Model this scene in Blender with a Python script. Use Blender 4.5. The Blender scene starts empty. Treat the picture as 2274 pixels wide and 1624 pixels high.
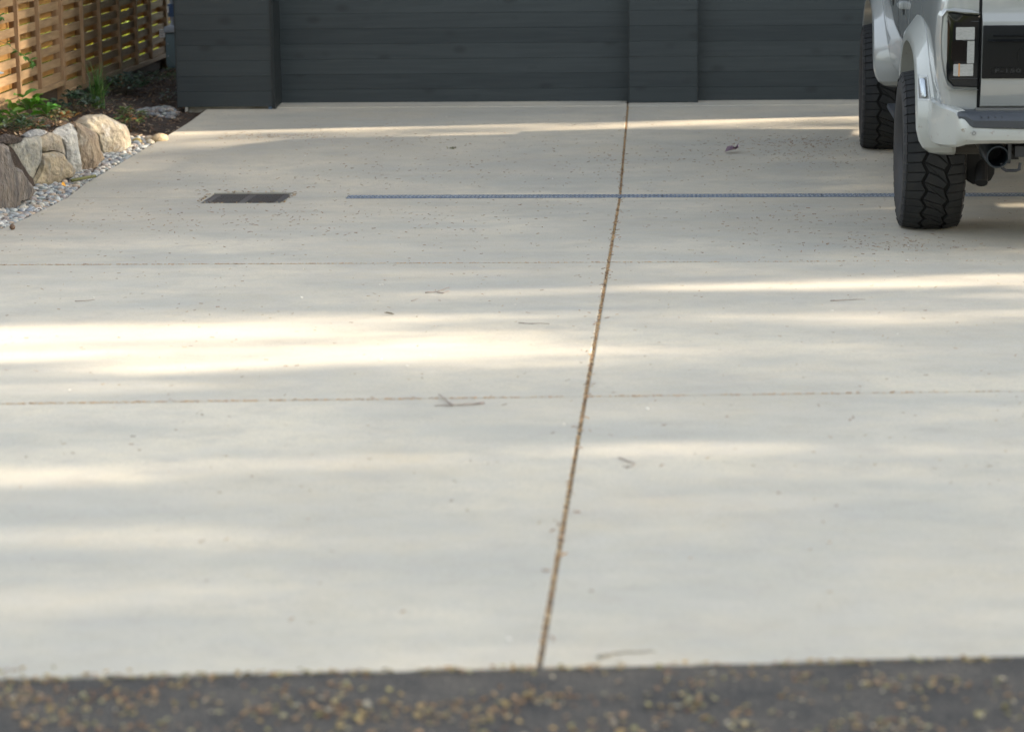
import bpy, bmesh, math, random
import numpy as np
from math import sin, cos, tan, pi, radians, atan2, sqrt
from mathutils import Vector, Matrix, noise

# ------------------------------------------------------------------ camera, sky, sun, exposure
SC = bpy.context.scene
COL = SC.collection
CAM_H, PITCH, YAW, ROLL = 1.97, radians(11.1), radians(3.45), 0.011
fw = Vector((-sin(YAW)*cos(PITCH), cos(YAW)*cos(PITCH), -sin(PITCH)))
rt = Vector((cos(YAW), sin(YAW), 0)); up = rt.cross(fw)
rt2 = rt*cos(ROLL) - up*sin(ROLL); up2 = up*cos(ROLL) + rt*sin(ROLL)
cd = bpy.data.cameras.new('camera'); cam = bpy.data.objects.new('camera', cd); COL.objects.link(cam)
cam.matrix_world = Matrix(((rt2.x, up2.x, -fw.x, 0), (rt2.y, up2.y, -fw.y, 0), (rt2.z, up2.z, -fw.z, CAM_H), (0, 0, 0, 1)))
cd.sensor_width = 36; cd.lens = 36*5500/2273.0; cd.clip_end = 2000; cd.clip_start = 0.1
cd.dof.use_dof = True; cd.dof.focus_distance = 14.2; cd.dof.aperture_fstop = 3.1
SC.camera = cam

SUN_EL, SUN_AZ = radians(16.0), radians(6.9)          # low sun on the right, a little behind the house front
W = bpy.data.worlds.new('World'); SC.world = W; W.use_nodes = True
wn = W.node_tree.nodes; wl = W.node_tree.links; wn.clear()
sky = wn.new('ShaderNodeTexSky'); sky.sky_type = 'NISHITA'; sky.sun_disc = False
sky.sun_elevation = SUN_EL; sky.sun_rotation = pi/2 - SUN_AZ; sky.air_density = 1.0; sky.dust_density = 2.0; sky.ozone_density = 1.0
hs = wn.new('ShaderNodeHueSaturation'); hs.inputs['Saturation'].default_value = 0.42
bg = wn.new('ShaderNodeBackground'); bg.inputs['Strength'].default_value = 0.14
wo = wn.new('ShaderNodeOutputWorld')
wl.new(sky.outputs[0], hs.inputs['Color']); wl.new(hs.outputs[0], bg.inputs['Color']); wl.new(bg.outputs[0], wo.inputs['Surface'])
sd = bpy.data.lights.new('sun', 'SUN'); sd.energy = 5.0; sd.angle = radians(0.55); sd.color = (1.0, 0.84, 0.66)
sun = bpy.data.objects.new('sun', sd); COL.objects.link(sun)
to_sun = Vector((cos(SUN_AZ)*cos(SUN_EL), sin(SUN_AZ)*cos(SUN_EL), sin(SUN_EL)))
sun.rotation_euler = to_sun.to_track_quat('Z', 'Y').to_euler()
SC.view_settings.view_transform = 'Standard'; SC.view_settings.look = 'None'
SC.view_settings.exposure = 2.33; SC.view_settings.gamma = 1; SC.view_settings.use_curve_mapping = False
SC.render.engine = 'CYCLES'; SC.cycles.max_bounces = 8; SC.cycles.use_denoising = True

R = random.Random(7)
YD, S1, S2 = 15.57, .021, .05
def gz(y): return S1*(YD-y) if y < YD else S2*(y-YD)

# ------------------------------------------------------------------ helpers
def tag(o, label=None, cat=None, group=None, kind=None):
    if label: o['label'] = label
    if cat: o['category'] = cat
    if group: o['group'] = group
    if kind: o['kind'] = kind
    return o
def empty(name, loc=(0, 0, 0), rz=0, mat=None):
    o = bpy.data.objects.new(name, None); COL.objects.link(o)
    if mat is not None: o.matrix_world = mat
    else: o.location = loc; o.rotation_euler = (0, 0, rz)
    o.empty_display_size = .1
    return o

class MB:
    def __init__(s): s.v = []; s.f = []; s.c = []
    def add(s, vs, fs, col=None):
        n = len(s.v); s.v += [tuple(p) for p in vs]; s.f += [tuple(i+n for i in f) for f in fs]
        s.c += [col]*len(fs); return s
    def box(s, a, b, col=None, M=None):
        (x0, y0, z0), (x1, y1, z1) = a, b
        vs = [Vector(p) for p in ((x0,y0,z0),(x1,y0,z0),(x1,y1,z0),(x0,y1,z0),(x0,y0,z1),(x1,y0,z1),(x1,y1,z1),(x0,y1,z1))]
        if M is not None: vs = [M@p for p in vs]
        return s.add(vs, [(0,3,2,1),(4,5,6,7),(0,1,5,4),(1,2,6,5),(2,3,7,6),(3,0,4,7)], col)
    def loft(s, rings, closed=True, caps=True, col=None):
        n = len(rings[0]); vs = [p for r in rings for p in r]; fs = []
        m = n if closed else n-1
        for i in range(len(rings)-1):
            for j in range(m):
                k = (j+1) % n
                fs.append((i*n+j, i*n+k, (i+1)*n+k, (i+1)*n+j))
        if caps and closed:
            fs.append(tuple(range(n))[::-1]); fs.append(tuple((len(rings)-1)*n+j for j in range(n)))
        return s.add(vs, fs, col)
    def tube(s, pts, r, n=10, caps=True, col=None, r1=None):
        pts = [Vector(p) for p in pts]; rings = []; prev = None
        for i, p in enumerate(pts):
            t = (pts[min(i+1, len(pts)-1)] - pts[max(i-1, 0)]).normalized()
            a = prev if prev is not None else (Vector((0,0,1)) if abs(t.z) < .9 else Vector((1,0,0)))
            u_ = (a - t*a.dot(t)).normalized(); w_ = t.cross(u_); prev = u_
            rr = r if r1 is None else r + (r1-r)*i/(len(pts)-1)
            rings.append([p + (u_*cos(2*pi*k/n) + w_*sin(2*pi*k/n))*rr for k in range(n)])
        return s.loft(rings, True, caps, col)
    def prism(s, poly, axis, a, b, col=None):
        # poly of 2-D points, extruded along axis from a to b
        def P(p, t):
            return {'x': (t, p[0], p[1]), 'y': (p[0], t, p[1]), 'z': (p[0], p[1], t)}[axis]
        return s.loft([[P(p, a) for p in poly], [P(p, b) for p in poly]], True, True, col)
    def build(s, name, mat, parent=None, smooth=None, M=None):
        me = bpy.data.meshes.new(name); me.from_pydata(s.v, [], s.f)
        bm = bmesh.new(); bm.from_mesh(me); bmesh.ops.recalc_face_normals(bm, faces=bm.faces); bm.to_mesh(me); bm.free()
        if any(c is not None for c in s.c):
            at = me.color_attributes.new('Col', 'FLOAT_COLOR', 'CORNER')
            arr = np.ones((len(me.loops), 4), dtype=np.float32)
            ls = 0
            for p in me.polygons:
                c = s.c[p.index] or (.21, .25, .31)
                arr[p.loop_start:p.loop_start+p.loop_total, :3] = c
            at.data.foreach_set('color', arr.ravel())
        if isinstance(mat, (list, tuple)):
            for m in mat: me.materials.append(m)
        else: me.materials.append(mat)
        if smooth is not None:
            me.shade_smooth() if hasattr(me, 'shade_smooth') else None
            for p in me.polygons: p.use_smooth = True
            me.set_sharp_from_angle(angle=radians(smooth))
        o = bpy.data.objects.new(name, me); COL.objects.link(o)
        if parent is not None: o.parent = parent
        if M is not None: o.matrix_local = M
        return o

def apply_mods(o):
    dg = bpy.context.evaluated_depsgraph_get(); ev = o.evaluated_get(dg)
    me = bpy.data.meshes.new_from_object(ev, preserve_all_data_layers=True, depsgraph=dg)
    o.modifiers.clear(); o.data = me; me.name = o.name
    return o
def bevel(o, w, seg=2, ang=35):
    m = o.modifiers.new('b', 'BEVEL'); m.width = w; m.segments = seg; m.limit_method = 'ANGLE'; m.angle_limit = radians(ang)
    apply_mods(o)
    for p in o.data.polygons: p.use_smooth = True
    o.data.set_sharp_from_angle(angle=radians(50)); return o
def cut(o, cutters):
    for c in cutters:
        m = o.modifiers.new('c', 'BOOLEAN'); m.operation = 'DIFFERENCE'; m.object = c; m.solver = 'EXACT'
    bpy.context.view_layer.update()
    apply_mods(o)
    for c in cutters: bpy.data.objects.remove(c)
    return o

# ---- materials
def mat(name, col, rough=.6, metal=0., col2=None, scale=3., detail=5., stretch=(1,1,1), mix=(.4,.65), bump=0., bscale=60., bdist=.004,
        coat=0., attr=False, sat=None, spec=None, trans=None, speck=None, rough2=None):
    m = bpy.data.materials.new(name); m.use_nodes = True; nt = m.node_tree; N = nt.nodes; L = nt.links
    b = N['Principled BSDF']; b.inputs['Roughness'].default_value = rough; b.inputs['Metallic'].default_value = metal
    if coat: b.inputs['Coat Weight'].default_value = coat; b.inputs['Coat Roughness'].default_value = .03
    if spec is not None: b.inputs['Specular IOR Level'].default_value = spec
    tc = N.new('ShaderNodeTexCoord'); mp = N.new('ShaderNodeMapping'); mp.inputs['Scale'].default_value = stretch
    L.new(tc.outputs['Object'], mp.inputs['Vector'])
    out = None
    def rgb(c):
        n = N.new('ShaderNodeRGB'); n.outputs[0].default_value = (*c, 1); return n.outputs[0]
    if attr:
        a = N.new('ShaderNodeAttribute'); a.attribute_name = 'Col'; out = a.outputs['Color']
    else: out = rgb(col)
    if col2 is not None:
        n = N.new('ShaderNodeTexNoise'); n.inputs['Scale'].default_value = scale; n.inputs['Detail'].default_value = detail
        n.inputs['Roughness'].default_value = .62
        L.new(mp.outputs[0], n.inputs['Vector'])
        mr = N.new('ShaderNodeMapRange'); mr.inputs['From Min'].default_value = mix[0]; mr.inputs['From Max'].default_value = mix[1]
        L.new(n.outputs['Fac'], mr.inputs['Value'])
        mx = N.new('ShaderNodeMix'); mx.data_type = 'RGBA'
        if attr:
            mx.blend_type = 'MULTIPLY'; mx.inputs['B'].default_value = (*col2, 1)
        else: mx.inputs['B'].default_value = (*col2, 1)
        L.new(mr.outputs[0], mx.inputs['Factor']); L.new(out, mx.inputs['A']); out = mx.outputs['Result']
    if speck is not None:   # (scale, threshold, colour)
        n = N.new('ShaderNodeTexNoise'); n.inputs['Scale'].default_value = speck[0]; n.inputs['Detail'].default_value = 2
        L.new(tc.outputs['Object'], n.inputs['Vector'])
        mr = N.new('ShaderNodeMapRange'); mr.inputs['From Min'].default_value = speck[1]; mr.inputs['From Max'].default_value = speck[1]+.05
        L.new(n.outputs['Fac'], mr.inputs['Value'])
        mx = N.new('ShaderNodeMix'); mx.data_type = 'RGBA'; mx.inputs['B'].default_value = (*speck[2], 1)
        L.new(mr.outputs[0], mx.inputs['Factor']); L.new(out, mx.inputs['A']); out = mx.outputs['Result']
    L.new(out, b.inputs['Base Color'])
    if bump:
        n = N.new('ShaderNodeTexNoise'); n.inputs['Scale'].default_value = bscale; n.inputs['Detail'].default_value = 6
        L.new(mp.outputs[0], n.inputs['Vector'])
        bp = N.new('ShaderNodeBump'); bp.inputs['Strength'].default_value = bump; bp.inputs['Distance'].default_value = bdist
        L.new(n.outputs['Fac'], bp.inputs['Height']); L.new(bp.outputs[0], b.inputs['Normal'])
    if trans is not None:    # leaves let light through
        t = N.new('ShaderNodeBsdfTranslucent'); ms = N.new('ShaderNodeMixShader'); ms.inputs[0].default_value = trans
        L.new(out, t.inputs['Color'])
        o_ = N['Material Output']; L.new(b.outputs[0], ms.inputs[1]); L.new(t.outputs[0], ms.inputs[2]); L.new(ms.outputs[0], o_.inputs['Surface'])
    m['out'] = 0
    return m

# broom-finished concrete: three scales of mottling, fine grit, brown tannin stains
def concrete():
    m = mat('concrete', (.5,.5,.5), .82); nt = m.node_tree; N = nt.nodes; L = nt.links; b = N['Principled BSDF']
    tc = N.new('ShaderNodeTexCoord')
    def nz(scale, det, st=(1,1,1), rough=.55):
        mp = N.new('ShaderNodeMapping'); mp.inputs['Scale'].default_value = st; L.new(tc.outputs['Object'], mp.inputs['Vector'])
        n = N.new('ShaderNodeTexNoise'); n.inputs['Scale'].default_value = scale; n.inputs['Detail'].default_value = det; n.inputs['Roughness'].default_value = rough
        L.new(mp.outputs[0], n.inputs['Vector']); return n.outputs['Fac']
    def mr(v, a, c, lo=0., hi=1.):
        n = N.new('ShaderNodeMapRange'); n.inputs['From Min'].default_value = a; n.inputs['From Max'].default_value = c
        n.inputs['To Min'].default_value = lo; n.inputs['To Max'].default_value = hi; L.new(v, n.inputs['Value']); return n.outputs[0]
    def mix(f, a, bb, mode='MIX'):
        n = N.new('ShaderNodeMix'); n.data_type = 'RGBA'; n.blend_type = mode
        if isinstance(f, float): n.inputs['Factor'].default_value = f
        else: L.new(f, n.inputs['Factor'])
        for k, v in (('A', a), ('B', bb)):
            if isinstance(v, tuple): n.inputs[k].default_value = (*v, 1)
            else: L.new(v, n.inputs[k])
        return n.outputs['Result']
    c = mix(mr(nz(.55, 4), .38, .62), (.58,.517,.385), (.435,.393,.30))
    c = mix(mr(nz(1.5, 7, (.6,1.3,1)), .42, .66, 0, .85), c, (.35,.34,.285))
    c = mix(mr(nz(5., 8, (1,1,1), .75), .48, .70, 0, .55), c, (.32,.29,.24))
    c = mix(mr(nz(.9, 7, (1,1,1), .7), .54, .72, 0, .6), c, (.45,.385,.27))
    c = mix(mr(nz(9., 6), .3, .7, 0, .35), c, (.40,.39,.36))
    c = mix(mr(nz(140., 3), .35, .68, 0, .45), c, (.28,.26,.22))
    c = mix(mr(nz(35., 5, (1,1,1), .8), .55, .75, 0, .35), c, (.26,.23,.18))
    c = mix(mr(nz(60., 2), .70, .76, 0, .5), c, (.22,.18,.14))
    L.new(c, b.inputs['Base Color'])
    bp = N.new('ShaderNodeBump'); bp.inputs['Strength'].default_value = .35; bp.inputs['Distance'].default_value = .003
    L.new(nz(220., 4), bp.inputs['Height']); L.new(bp.outputs[0], b.inputs['Normal'])
    L.new(mr(nz(3., 3), .3, .7, .72, .92), b.inputs['Roughness'])
    return m

# painted cedar cladding: every board its own tone, grain along x, knots
def boards(name, c1, c2, pitch=.121, z0=0., rough=.55, knots=True):
    m = mat(name, c1, rough); nt = m.node_tree; N = nt.nodes; L = nt.links; b = N['Principled BSDF']
    tc = N.new('ShaderNodeTexCoord'); sp = N.new('ShaderNodeSeparateXYZ'); L.new(tc.outputs['Object'], sp.inputs[0])
    def mth(op, a, bb=None):
        n = N.new('ShaderNodeMath'); n.operation = op
        for i, v in enumerate((a, bb)):
            if v is None: continue
            if isinstance(v, float): n.inputs[i].default_value = v
            else: L.new(v, n.inputs[i])
        return n.outputs[0]
    idx = mth('FLOOR', mth('DIVIDE', mth('SUBTRACT', sp.outputs['Z'], z0), pitch))
    wn_ = N.new('ShaderNodeTexWhiteNoise'); wn_.noise_dimensions = '1D'; L.new(idx, wn_.inputs['W'])
    cb = N.new('ShaderNodeCombineXYZ'); L.new(mth('ADD', sp.outputs['X'], mth('MULTIPLY', idx, 3.7)), cb.inputs['X']); L.new(sp.outputs['Y'], cb.inputs['Y']); L.new(sp.outputs['Z'], cb.inputs['Z'])
    mp = N.new('ShaderNodeMapping'); mp.inputs['Scale'].default_value = (1.2, 8, 26); L.new(cb.outputs[0], mp.inputs['Vector'])
    gr = N.new('ShaderNodeTexNoise'); gr.inputs['Scale'].default_value = 1.7; gr.inputs['Detail'].default_value = 7; gr.inputs['Distortion'].default_value = .6; L.new(mp.outputs[0], gr.inputs['Vector'])
    f = mth('ADD', mth('MULTIPLY', wn_.outputs['Value'], .45), mth('MULTIPLY', mth('SUBTRACT', gr.outputs['Fac'], .22), 1.25))
    mx = N.new('ShaderNodeMix'); mx.data_type = 'RGBA'; mx.inputs['A'].default_value = (*c1, 1); mx.inputs['B'].default_value = (*c2, 1); L.new(f, mx.inputs['Factor'])
    out = mx.outputs['Result']
    if knots:
        mp2 = N.new('ShaderNodeMapping'); mp2.inputs['Scale'].default_value = (3.0, 3, 5.5); L.new(cb.outputs[0], mp2.inputs['Vector'])
        vo = N.new('ShaderNodeTexVoronoi'); vo.inputs['Scale'].default_value = 1.0; L.new(mp2.outputs[0], vo.inputs['Vector'])
        mr = N.new('ShaderNodeMapRange'); mr.inputs['From Min'].default_value = .08; mr.inputs['From Max'].default_value = .22; mr.inputs['To Min'].default_value = .55; mr.inputs['To Max'].default_value = 0
        L.new(vo.outputs['Distance'], mr.inputs['Value'])
        m2 = N.new('ShaderNodeMix'); m2.data_type = 'RGBA'; m2.inputs['B'].default_value = (c1[0]*.5, c1[1]*.5, c1[2]*.5, 1); L.new(mr.outputs[0], m2.inputs['Factor']); L.new(out, m2.inputs['A']); out = m2.outputs['Result']
    L.new(out, b.inputs['Base Color'])
    bp = N.new('ShaderNodeBump'); bp.inputs['Strength'].default_value = .35; bp.inputs['Distance'].default_value = .002
    L.new(gr.outputs['Fac'], bp.inputs['Height']); L.new(bp.outputs[0], b.inputs['Normal'])
    return m

M = {}
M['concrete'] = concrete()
M['foundation'] = mat('foundation_concrete', (.42,.41,.36), .9, col2=(.26,.24,.19), scale=9, mix=(.4,.6), bump=.4, bscale=90)
M['debris'] = mat('joint_debris', (.17,.105,.055), .95, bump=.8, bscale=150)
M['chips'] = mat('litter', (.3,.2,.1), .85, attr=True)
M['asphalt'] = mat('asphalt', (.072,.063,.052), .95, col2=(.027,.026,.025), scale=5.5, detail=9., mix=(.36,.64), bump=1., bscale=120, bdist=.012, speck=(150., .60, (.17,.145,.11)))
M['soil'] = mat('soil', (.030,.020,.013), .95, col2=(.060,.038,.024), scale=14, mix=(.4,.65), bump=1., bscale=70, bdist=.02, speck=(90., .70, (.14,.10,.07)))
M['siding'] = boards('grey_siding', (.017,.025,.028), (.035,.045,.047), z0=.222)
M['doorboards'] = boards('garage_door_boards', (.017,.025,.028), (.041,.052,.054), z0=.205)
M['trim'] = mat('dark_trim', (.016,.021,.022), .5)
M['roof'] = mat('roof', (.06,.06,.06), .8)
M['cedar'] = mat('cedar', (.36,.24,.125), .62, col2=(.25,.155,.075), scale=4, stretch=(8,1.2,12), mix=(.35,.65), bump=.25, bscale=12)
M['cedar_post'] = mat('cedar_post', (.36,.225,.115), .62, col2=(.25,.145,.07), scale=4, stretch=(14,14,1.0), mix=(.35,.65), bump=.25, bscale=12)
M['cedar_backlit'] = mat('cedar_backlit', (.50,.28,.08), .62, col2=(.36,.18,.05), scale=4, stretch=(8,1.2,12), mix=(.35,.65), bump=.25, bscale=12)  # same cedar for the rear slats, orange backlit glow put into the colour
M['kick'] = mat('kickboard', (.05,.035,.022), .8, col2=(.09,.06,.035), scale=5, stretch=(4,1,8))
M['grass'] = mat('lawn', (.07,.10,.012), .95, col2=(.12,.12,.02), scale=5, spec=0.)
M['pebble'] = mat('river_pebbles', (.5,.5,.5), .62, attr=True, col2=(.5,.5,.5), scale=55, mix=(.45,.7), bump=.15, bscale=90)
M['leaf'] = mat('leaf', (.1,.2,.05), .42, attr=True, trans=.35)
M['leafdry'] = mat('dry_leaf', (.3,.2,.1), .75, attr=True, trans=.15)
M['treeleaf'] = mat('tree_leaf', (.1,.2,.05), .5, attr=True, trans=.2)
M['bark'] = mat('bark', (.11,.08,.06), .95, col2=(.05,.04,.03), scale=6, stretch=(3,3,.6), bump=1., bscale=14, bdist=.03)
M['steel'] = mat('galvanised_steel', (.13,.19,.27), .45, metal=.4, col2=(.09,.13,.19), scale=14)
M['grating'] = mat('galvanised_grating', (.2,.2,.2), .5, metal=.2, attr=True, col2=(.7,.7,.7), scale=40)
M['iron'] = mat('cast_iron', (.095,.092,.090), .5, metal=.3, col2=(.11,.09,.075), scale=20, bump=.3, bscale=90)
M['pit'] = mat('drain_pit', (.012,.012,.012), .9)

# ------------------------------------------------------------------ ground
def sheet(name, x0, x1, y0, y1, zf, m, nx=2, ny=2):
    b = MB(); vs = []; fs = []
    for j in range(ny+1):
        for i in range(nx+1):
            x = x0+(x1-x0)*i/nx; y = y0+(y1-y0)*j/ny; vs.append((x, y, zf(x, y)))
    for j in range(ny):
        for i in range(nx):
            a = j*(nx+1)+i; fs.append((a, a+1, a+nx+2, a+nx+1))
    b.add(vs, fs); return tag(b.build(name, m), kind='structure')
sheet('ground', -400, 400, -400, 400, lambda x, y: -.35, M['grass'])
# road surface, edge follows the mouth of the driveway
def front_y(x): return 5.405 + .092*x*1.0*1.0 if x > -6 else 4.85
rb = MB(); xs = [-60]+[-6+.5*i for i in range(25)]+[60]; vs = []; fs = []
fy = lambda x: 5.405+.092*max(-3.9, min(3.5, x))
for x in xs: vs += [(x, -14, .10), (x, 0, .19), (x, fy(x)+.02, .2125)]
for i in range(len(xs)-1):
    for j in range(2): fs.append((i*3+j, (i+1)*3+j, (i+1)*3+j+1, i*3+j+1))
rb.add(vs, fs); tag(rb.build('road', M['asphalt']), kind='structure')

# driveway: separate slabs with real gaps
JX = -.247
def JF(y): return -.244-.0027*max(0, 15.6-y)
rows_l = {'front': lambda x: 5.405+.092*x, 'j3': lambda x: 8.738+.075*x, 'j2': lambda x: 12.40+.020*x, 'dr': lambda x: 15.57, 'ap': lambda x: 19.62, 'th': lambda x: 19.97}
LEFT = [(-3.77,5.0),(-3.77,13.6),(-3.765,14.45),(-3.785,15.4),(-3.79,16.1),(-3.72,17.15),(-3.635,18.4),(-3.61,18.9),(-3.60,19.53)]
def leftx(y):
    for (xa, ya), (xb, yb) in zip(LEFT, LEFT[1:]):
        if ya <= y <= yb: return xa+(xb-xa)*(y-ya)/(yb-ya)
    return LEFT[0][0] if y < 5 else LEFT[-1][0]
def slab(b, poly, dz=0.):
    # poly CCW; small arris around the top
    n = len(poly); P = [Vector((x, y, 0)) for x, y in poly]; ins = []
    for i in range(n):
        a, c, d = P[i-1], P[i], P[(i+1) % n]
        e1 = (c-a).normalized(); e2 = (d-c).normalized()
        n1 = Vector((-e1.y, e1.x, 0)); n2 = Vector((-e2.y, e2.x, 0)); q = (n1+n2)
        q = q/(max(.3, q.length_squared/2))
        ins.append(c+q*(.006 if n < 30 else .003))
    T = [(p.x, p.y, gz(p.y)+dz) for p in ins]; S = [(p.x, p.y, gz(p.y)+dz-.006) for p in P]; B = [(p.x, p.y, gz(p.y)-.10) for p in P]
    b.loft([B, S, T])
SB = MB(); g = .0013
def rowslab(k0, k1, xl, xr, left=False):
    lo_, hi_ = rows_l[k0](-.25), rows_l[k1](-.25)
    lo, hi = rows_l[k0], rows_l[k1]
    ga = g if k0 != 'front' else 0
    wob = [(xr-.02-(xr-xw)*0, 0) for xw in ()]
    if left:
        ys = [y for _, y in LEFT if lo(-3.7)+.05 < y < hi(-3.7)-.05]
        y0 = lo(-3.77)+ga; y1 = hi(-3.7)-g
        wb = [(x_, lo(x_)+.007*noise.noise(Vector((x_*9, 1, 2)))+.004*noise.noise(Vector((x_*37, 1, 5)))) for x_ in [leftx(y0)+.04+k*.025 for k in range(int((JF(5.4)-.03-leftx(y0)-.04)/.025))]] if k0 == 'front' else []
        pl = [(leftx(y0), y0)] + wb + [(JF(lo_)-.0055, lo(xr)+ga), (JF(hi_)-.0055, hi(xr)-g)] + [(leftx(y1), y1)] + [(leftx(y), y) for y in ys[::-1]]
    else:
        wb = [(x_, lo(x_)+.007*noise.noise(Vector((x_*9, 1, 2)))+.004*noise.noise(Vector((x_*37, 1, 5)))) for x_ in [JF(5.4)+.03+k*.025 for k in range(110)]] if k0 == 'front' else []
        pl = [(JF(lo_)+.0055, lo(xl)+ga)] + wb + [(xr, lo(xr)+ga), (xr, hi(xr)-g), (JF(hi_)+.0055, hi(xl)-g)]
    slab(SB, pl)
for a, b_ in (('front','j3'),('j3','j2'),('j2','dr'),('dr','ap')):
    rowslab(a, b_, 0, JX-.0055, left=True); rowslab(a, b_, JX+.0055, 7.5)
slab(SB, [(-3.05,19.63),(JX-.0055,19.63),(JX-.0055,20.2),(-3.05,20.2)], .004); slab(SB, [(JX+.0055,19.63),(7.5,19.63),(7.5,20.2),(JX+.0055,20.2)], .004)
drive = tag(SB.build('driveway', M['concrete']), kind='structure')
cA = MB().box((-1.98,15.495,-.08),(7.6,15.645,.1)).build('cut', M['pit'])
cB = MB().box((-2.861,15.248,-.08),(-2.353,15.752,.1)).build('cut', M['pit'])
cut(drive, [cA, cB])
for p in drive.data.polygons: p.use_smooth = False
# packed debris at the bottom of the joints
jb = MB()
ys = [5.42,15.57,19.9]
for _ in (0,):
    vs = [(JF(y)+x, y, gz(y)-.010) for y in ys for x in (-.02, .02)]
    jb.add(vs, [(0,1,3,2),(2,3,5,4)])
for k in ('j3','j2','dr'):
    f_ = rows_l[k]; xs_ = [-3.72,-2,0,3,7.4]
    vs = [(x, f_(x)+s, gz(f_(x))-.007) for x in xs_ for s in (-.01, .01)]
    if k == 'dr': vs = [v for v in vs if v[0] < -2.9]+[(-2.9,15.56,-.007),(-2.9,15.58,-.007)]; 
    n = len(vs)//2; jb.add(vs, [(2*i, 2*i+2, 2*i+3, 2*i+1) for i in range(n-1)])
jb.add([(-2.33,15.56,-.007),(-2.33,15.58,-.007),(-1.99,15.58,-.007),(-1.99,15.56,-.007)], [(0,1,2,3)])
tag(jb.build('joint_filler', M['debris']), 'brown debris packed into the joints between the concrete slabs', 'debris', kind='stuff')
# under the drains
pb = MB().box((-1.98,15.48,-.2),(7.6,15.66,-.14)).box((-2.9,15.22,-.2),(-2.32,15.78,-.14)); tag(pb.build('drain_bed', M['pit']), kind='structure')

# ------------------------------------------------------------------ house front
HX0, HX1, HY1 = -3.82, 6.1, 24.7
house = tag(empty('garage', (0, 19.9, .2)), 'dark grey garage with horizontal board cladding and two wide doors', 'garage')
HM = Matrix.Translation((0, -19.9, -.2))
def clad(b, x0, x1, yf, z0, z1, yb, pitch=.121, zb=None):
    # board profile, one groove between boards
    zb = z0 if zb is None else zb
    prof = [(yf, z0)]; z = zb+pitch
    while z < z1-.01:
        if z > z0+.02: prof += [(yf, z-.0016), (yf+.0022, z-.0006), (yf+.0022, z+.0006), (yf, z+.0016)]
        z += pitch
    prof += [(yf, z1), (yb, z1), (yb, z0)]
    b.loft([[(x0, y, z) for y, z in prof], [(x1, y, z) for y, z in prof]])
H_TOP = 6.8  # upper storey out of view, height added to hold back sky light
b = MB(); clad(b, HX0, -3.06, 19.56, .222, 2.6, 19.95); o = b.build('wall', M['siding'], house, M=HM)
b = MB().box((-3.0595, 19.57, .195), (-3.040, 19.93, 2.6)); b.box((-3.066,19.553,.215),(-3.052,19.5695,2.6)); b.box((HX0-.006,19.553,.215),(HX0+.004,19.5695,2.6)).build('corner_trim', M['trim'], house, M=HM)
b = MB(); clad(b, -.234, .306, 19.78, .218, 2.4, 20.0); b.build('pillar', M['siding'], house, M=HM)
MB().box((-.240,19.776,.19),(-.2345,19.99,2.4)).box((.3065,19.776,.19),(.312,19.99,2.4)).build('corner_trim', M['trim'], house, M=HM)
for x0, x1 in ((-.232,-.205),(.275,.303)): MB().box((x0,19.785,.195),(x1,19.84,.2165)).build('bracket', M['steel'], house, M=HM)
MB().box((-3.095,19.565,.185),(-3.068,19.62,.2205)).build('bracket', M['steel'], house, M=HM)
b = MB().box((-3.74,19.60,-.1),(-3.07,19.9,.2215)); b.build('foundation', M['foundation'], house, M=HM)
MB().box((-3.765,19.565,.03),(-3.742,19.60,.2215)).build('foundation_edge', M['foundation'], house, M=HM)
MB().box((-.225,19.86,.1),(.30,19.95,.2175)).build('foundation', M['foundation'], house, M=HM)
for x0, x1 in ((-3.039,-.2405),(.3125,3.35)):
    b = MB(); clad(b, x0, x1, 19.90, .209, 2.38, 19.96, zb=.205); d = b.build('garage_door', M['doorboards'], house, M=HM)
    MB().box((x0,19.893,.203),(x1,19.899,.2085)).build('bottom_seal', M['trim'], d)
b = MB(); clad(b, 3.3505, HX1, 19.56, .222, 2.6, 19.95); b.build('wall', M['siding'], house, M=HM)
b = MB(); clad(b, -3.059, 3.35, 19.70, 2.4, 2.6, 19.95); b.build('lintel', M['siding'], house, M=HM)
b = MB(); clad(b, HX0, HX1, 19.56, 2.6005, H_TOP, 19.95); b.build('unseen_upper_wall', M['siding'], house, M=HM)
b = MB().box((HX0,19.951,-.3),(HX0+.15,HY1,H_TOP)).box((HX1-.15,19.951,-.3),(HX1,HY1,H_TOP)).box((HX0+.15,HY1-.15,-.3),(HX1-.15,HY1,H_TOP)); b.build('side_wall', M['siding'], house, M=HM)
MB().box((HX0-.3,19.1,H_TOP+.001),(HX1+.3,HY1+.3,H_TOP+.25)).build('roof', M['roof'], house, M=HM)

# ------------------------------------------------------------------ garden bed, pebbles, soil litter
def sm(a, b_, x): t = max(0, min(1, (x-a)/(b_-a))); return t*t*(3-2*t)
def bedz(x, y):
    e = leftx(y)
    wall = 1-sm(17.5, 18.15, y)                       # how much of the stone edging still holds the bed up
    hi = .27 + .06*(1-sm(15, 17.5, y)) - .03*sm(20, 23, y)
    a = -.045 + (hi+.045)*sm(-4.02, -4.22, x)
    low = gz(y)-.03 + (hi-gz(y)+.03)*sm(e, -4.75, x)
    z = a*wall + low*(1-wall)
    z += .022*noise.noise(Vector((x*5, y*5, 0))) + .012*noise.noise(Vector((x*17, y*17, 3)))*(1 if x < e-.05 else 0)
    return min(z, gz(y)-.012) if x > e-.02 else z
nx, ny = 64, 330; b = MB(); vs = []; fs = []
for j in range(ny+1):
    y = 12+ (25.8-12)*j/ny
    for i in range(nx+1):
        x = -4.95+1.45*i/nx
        vs.append((x, y, bedz(x, y) if not (x > leftx(y)+.0) else gz(min(y, 19.5))-.12))
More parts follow.
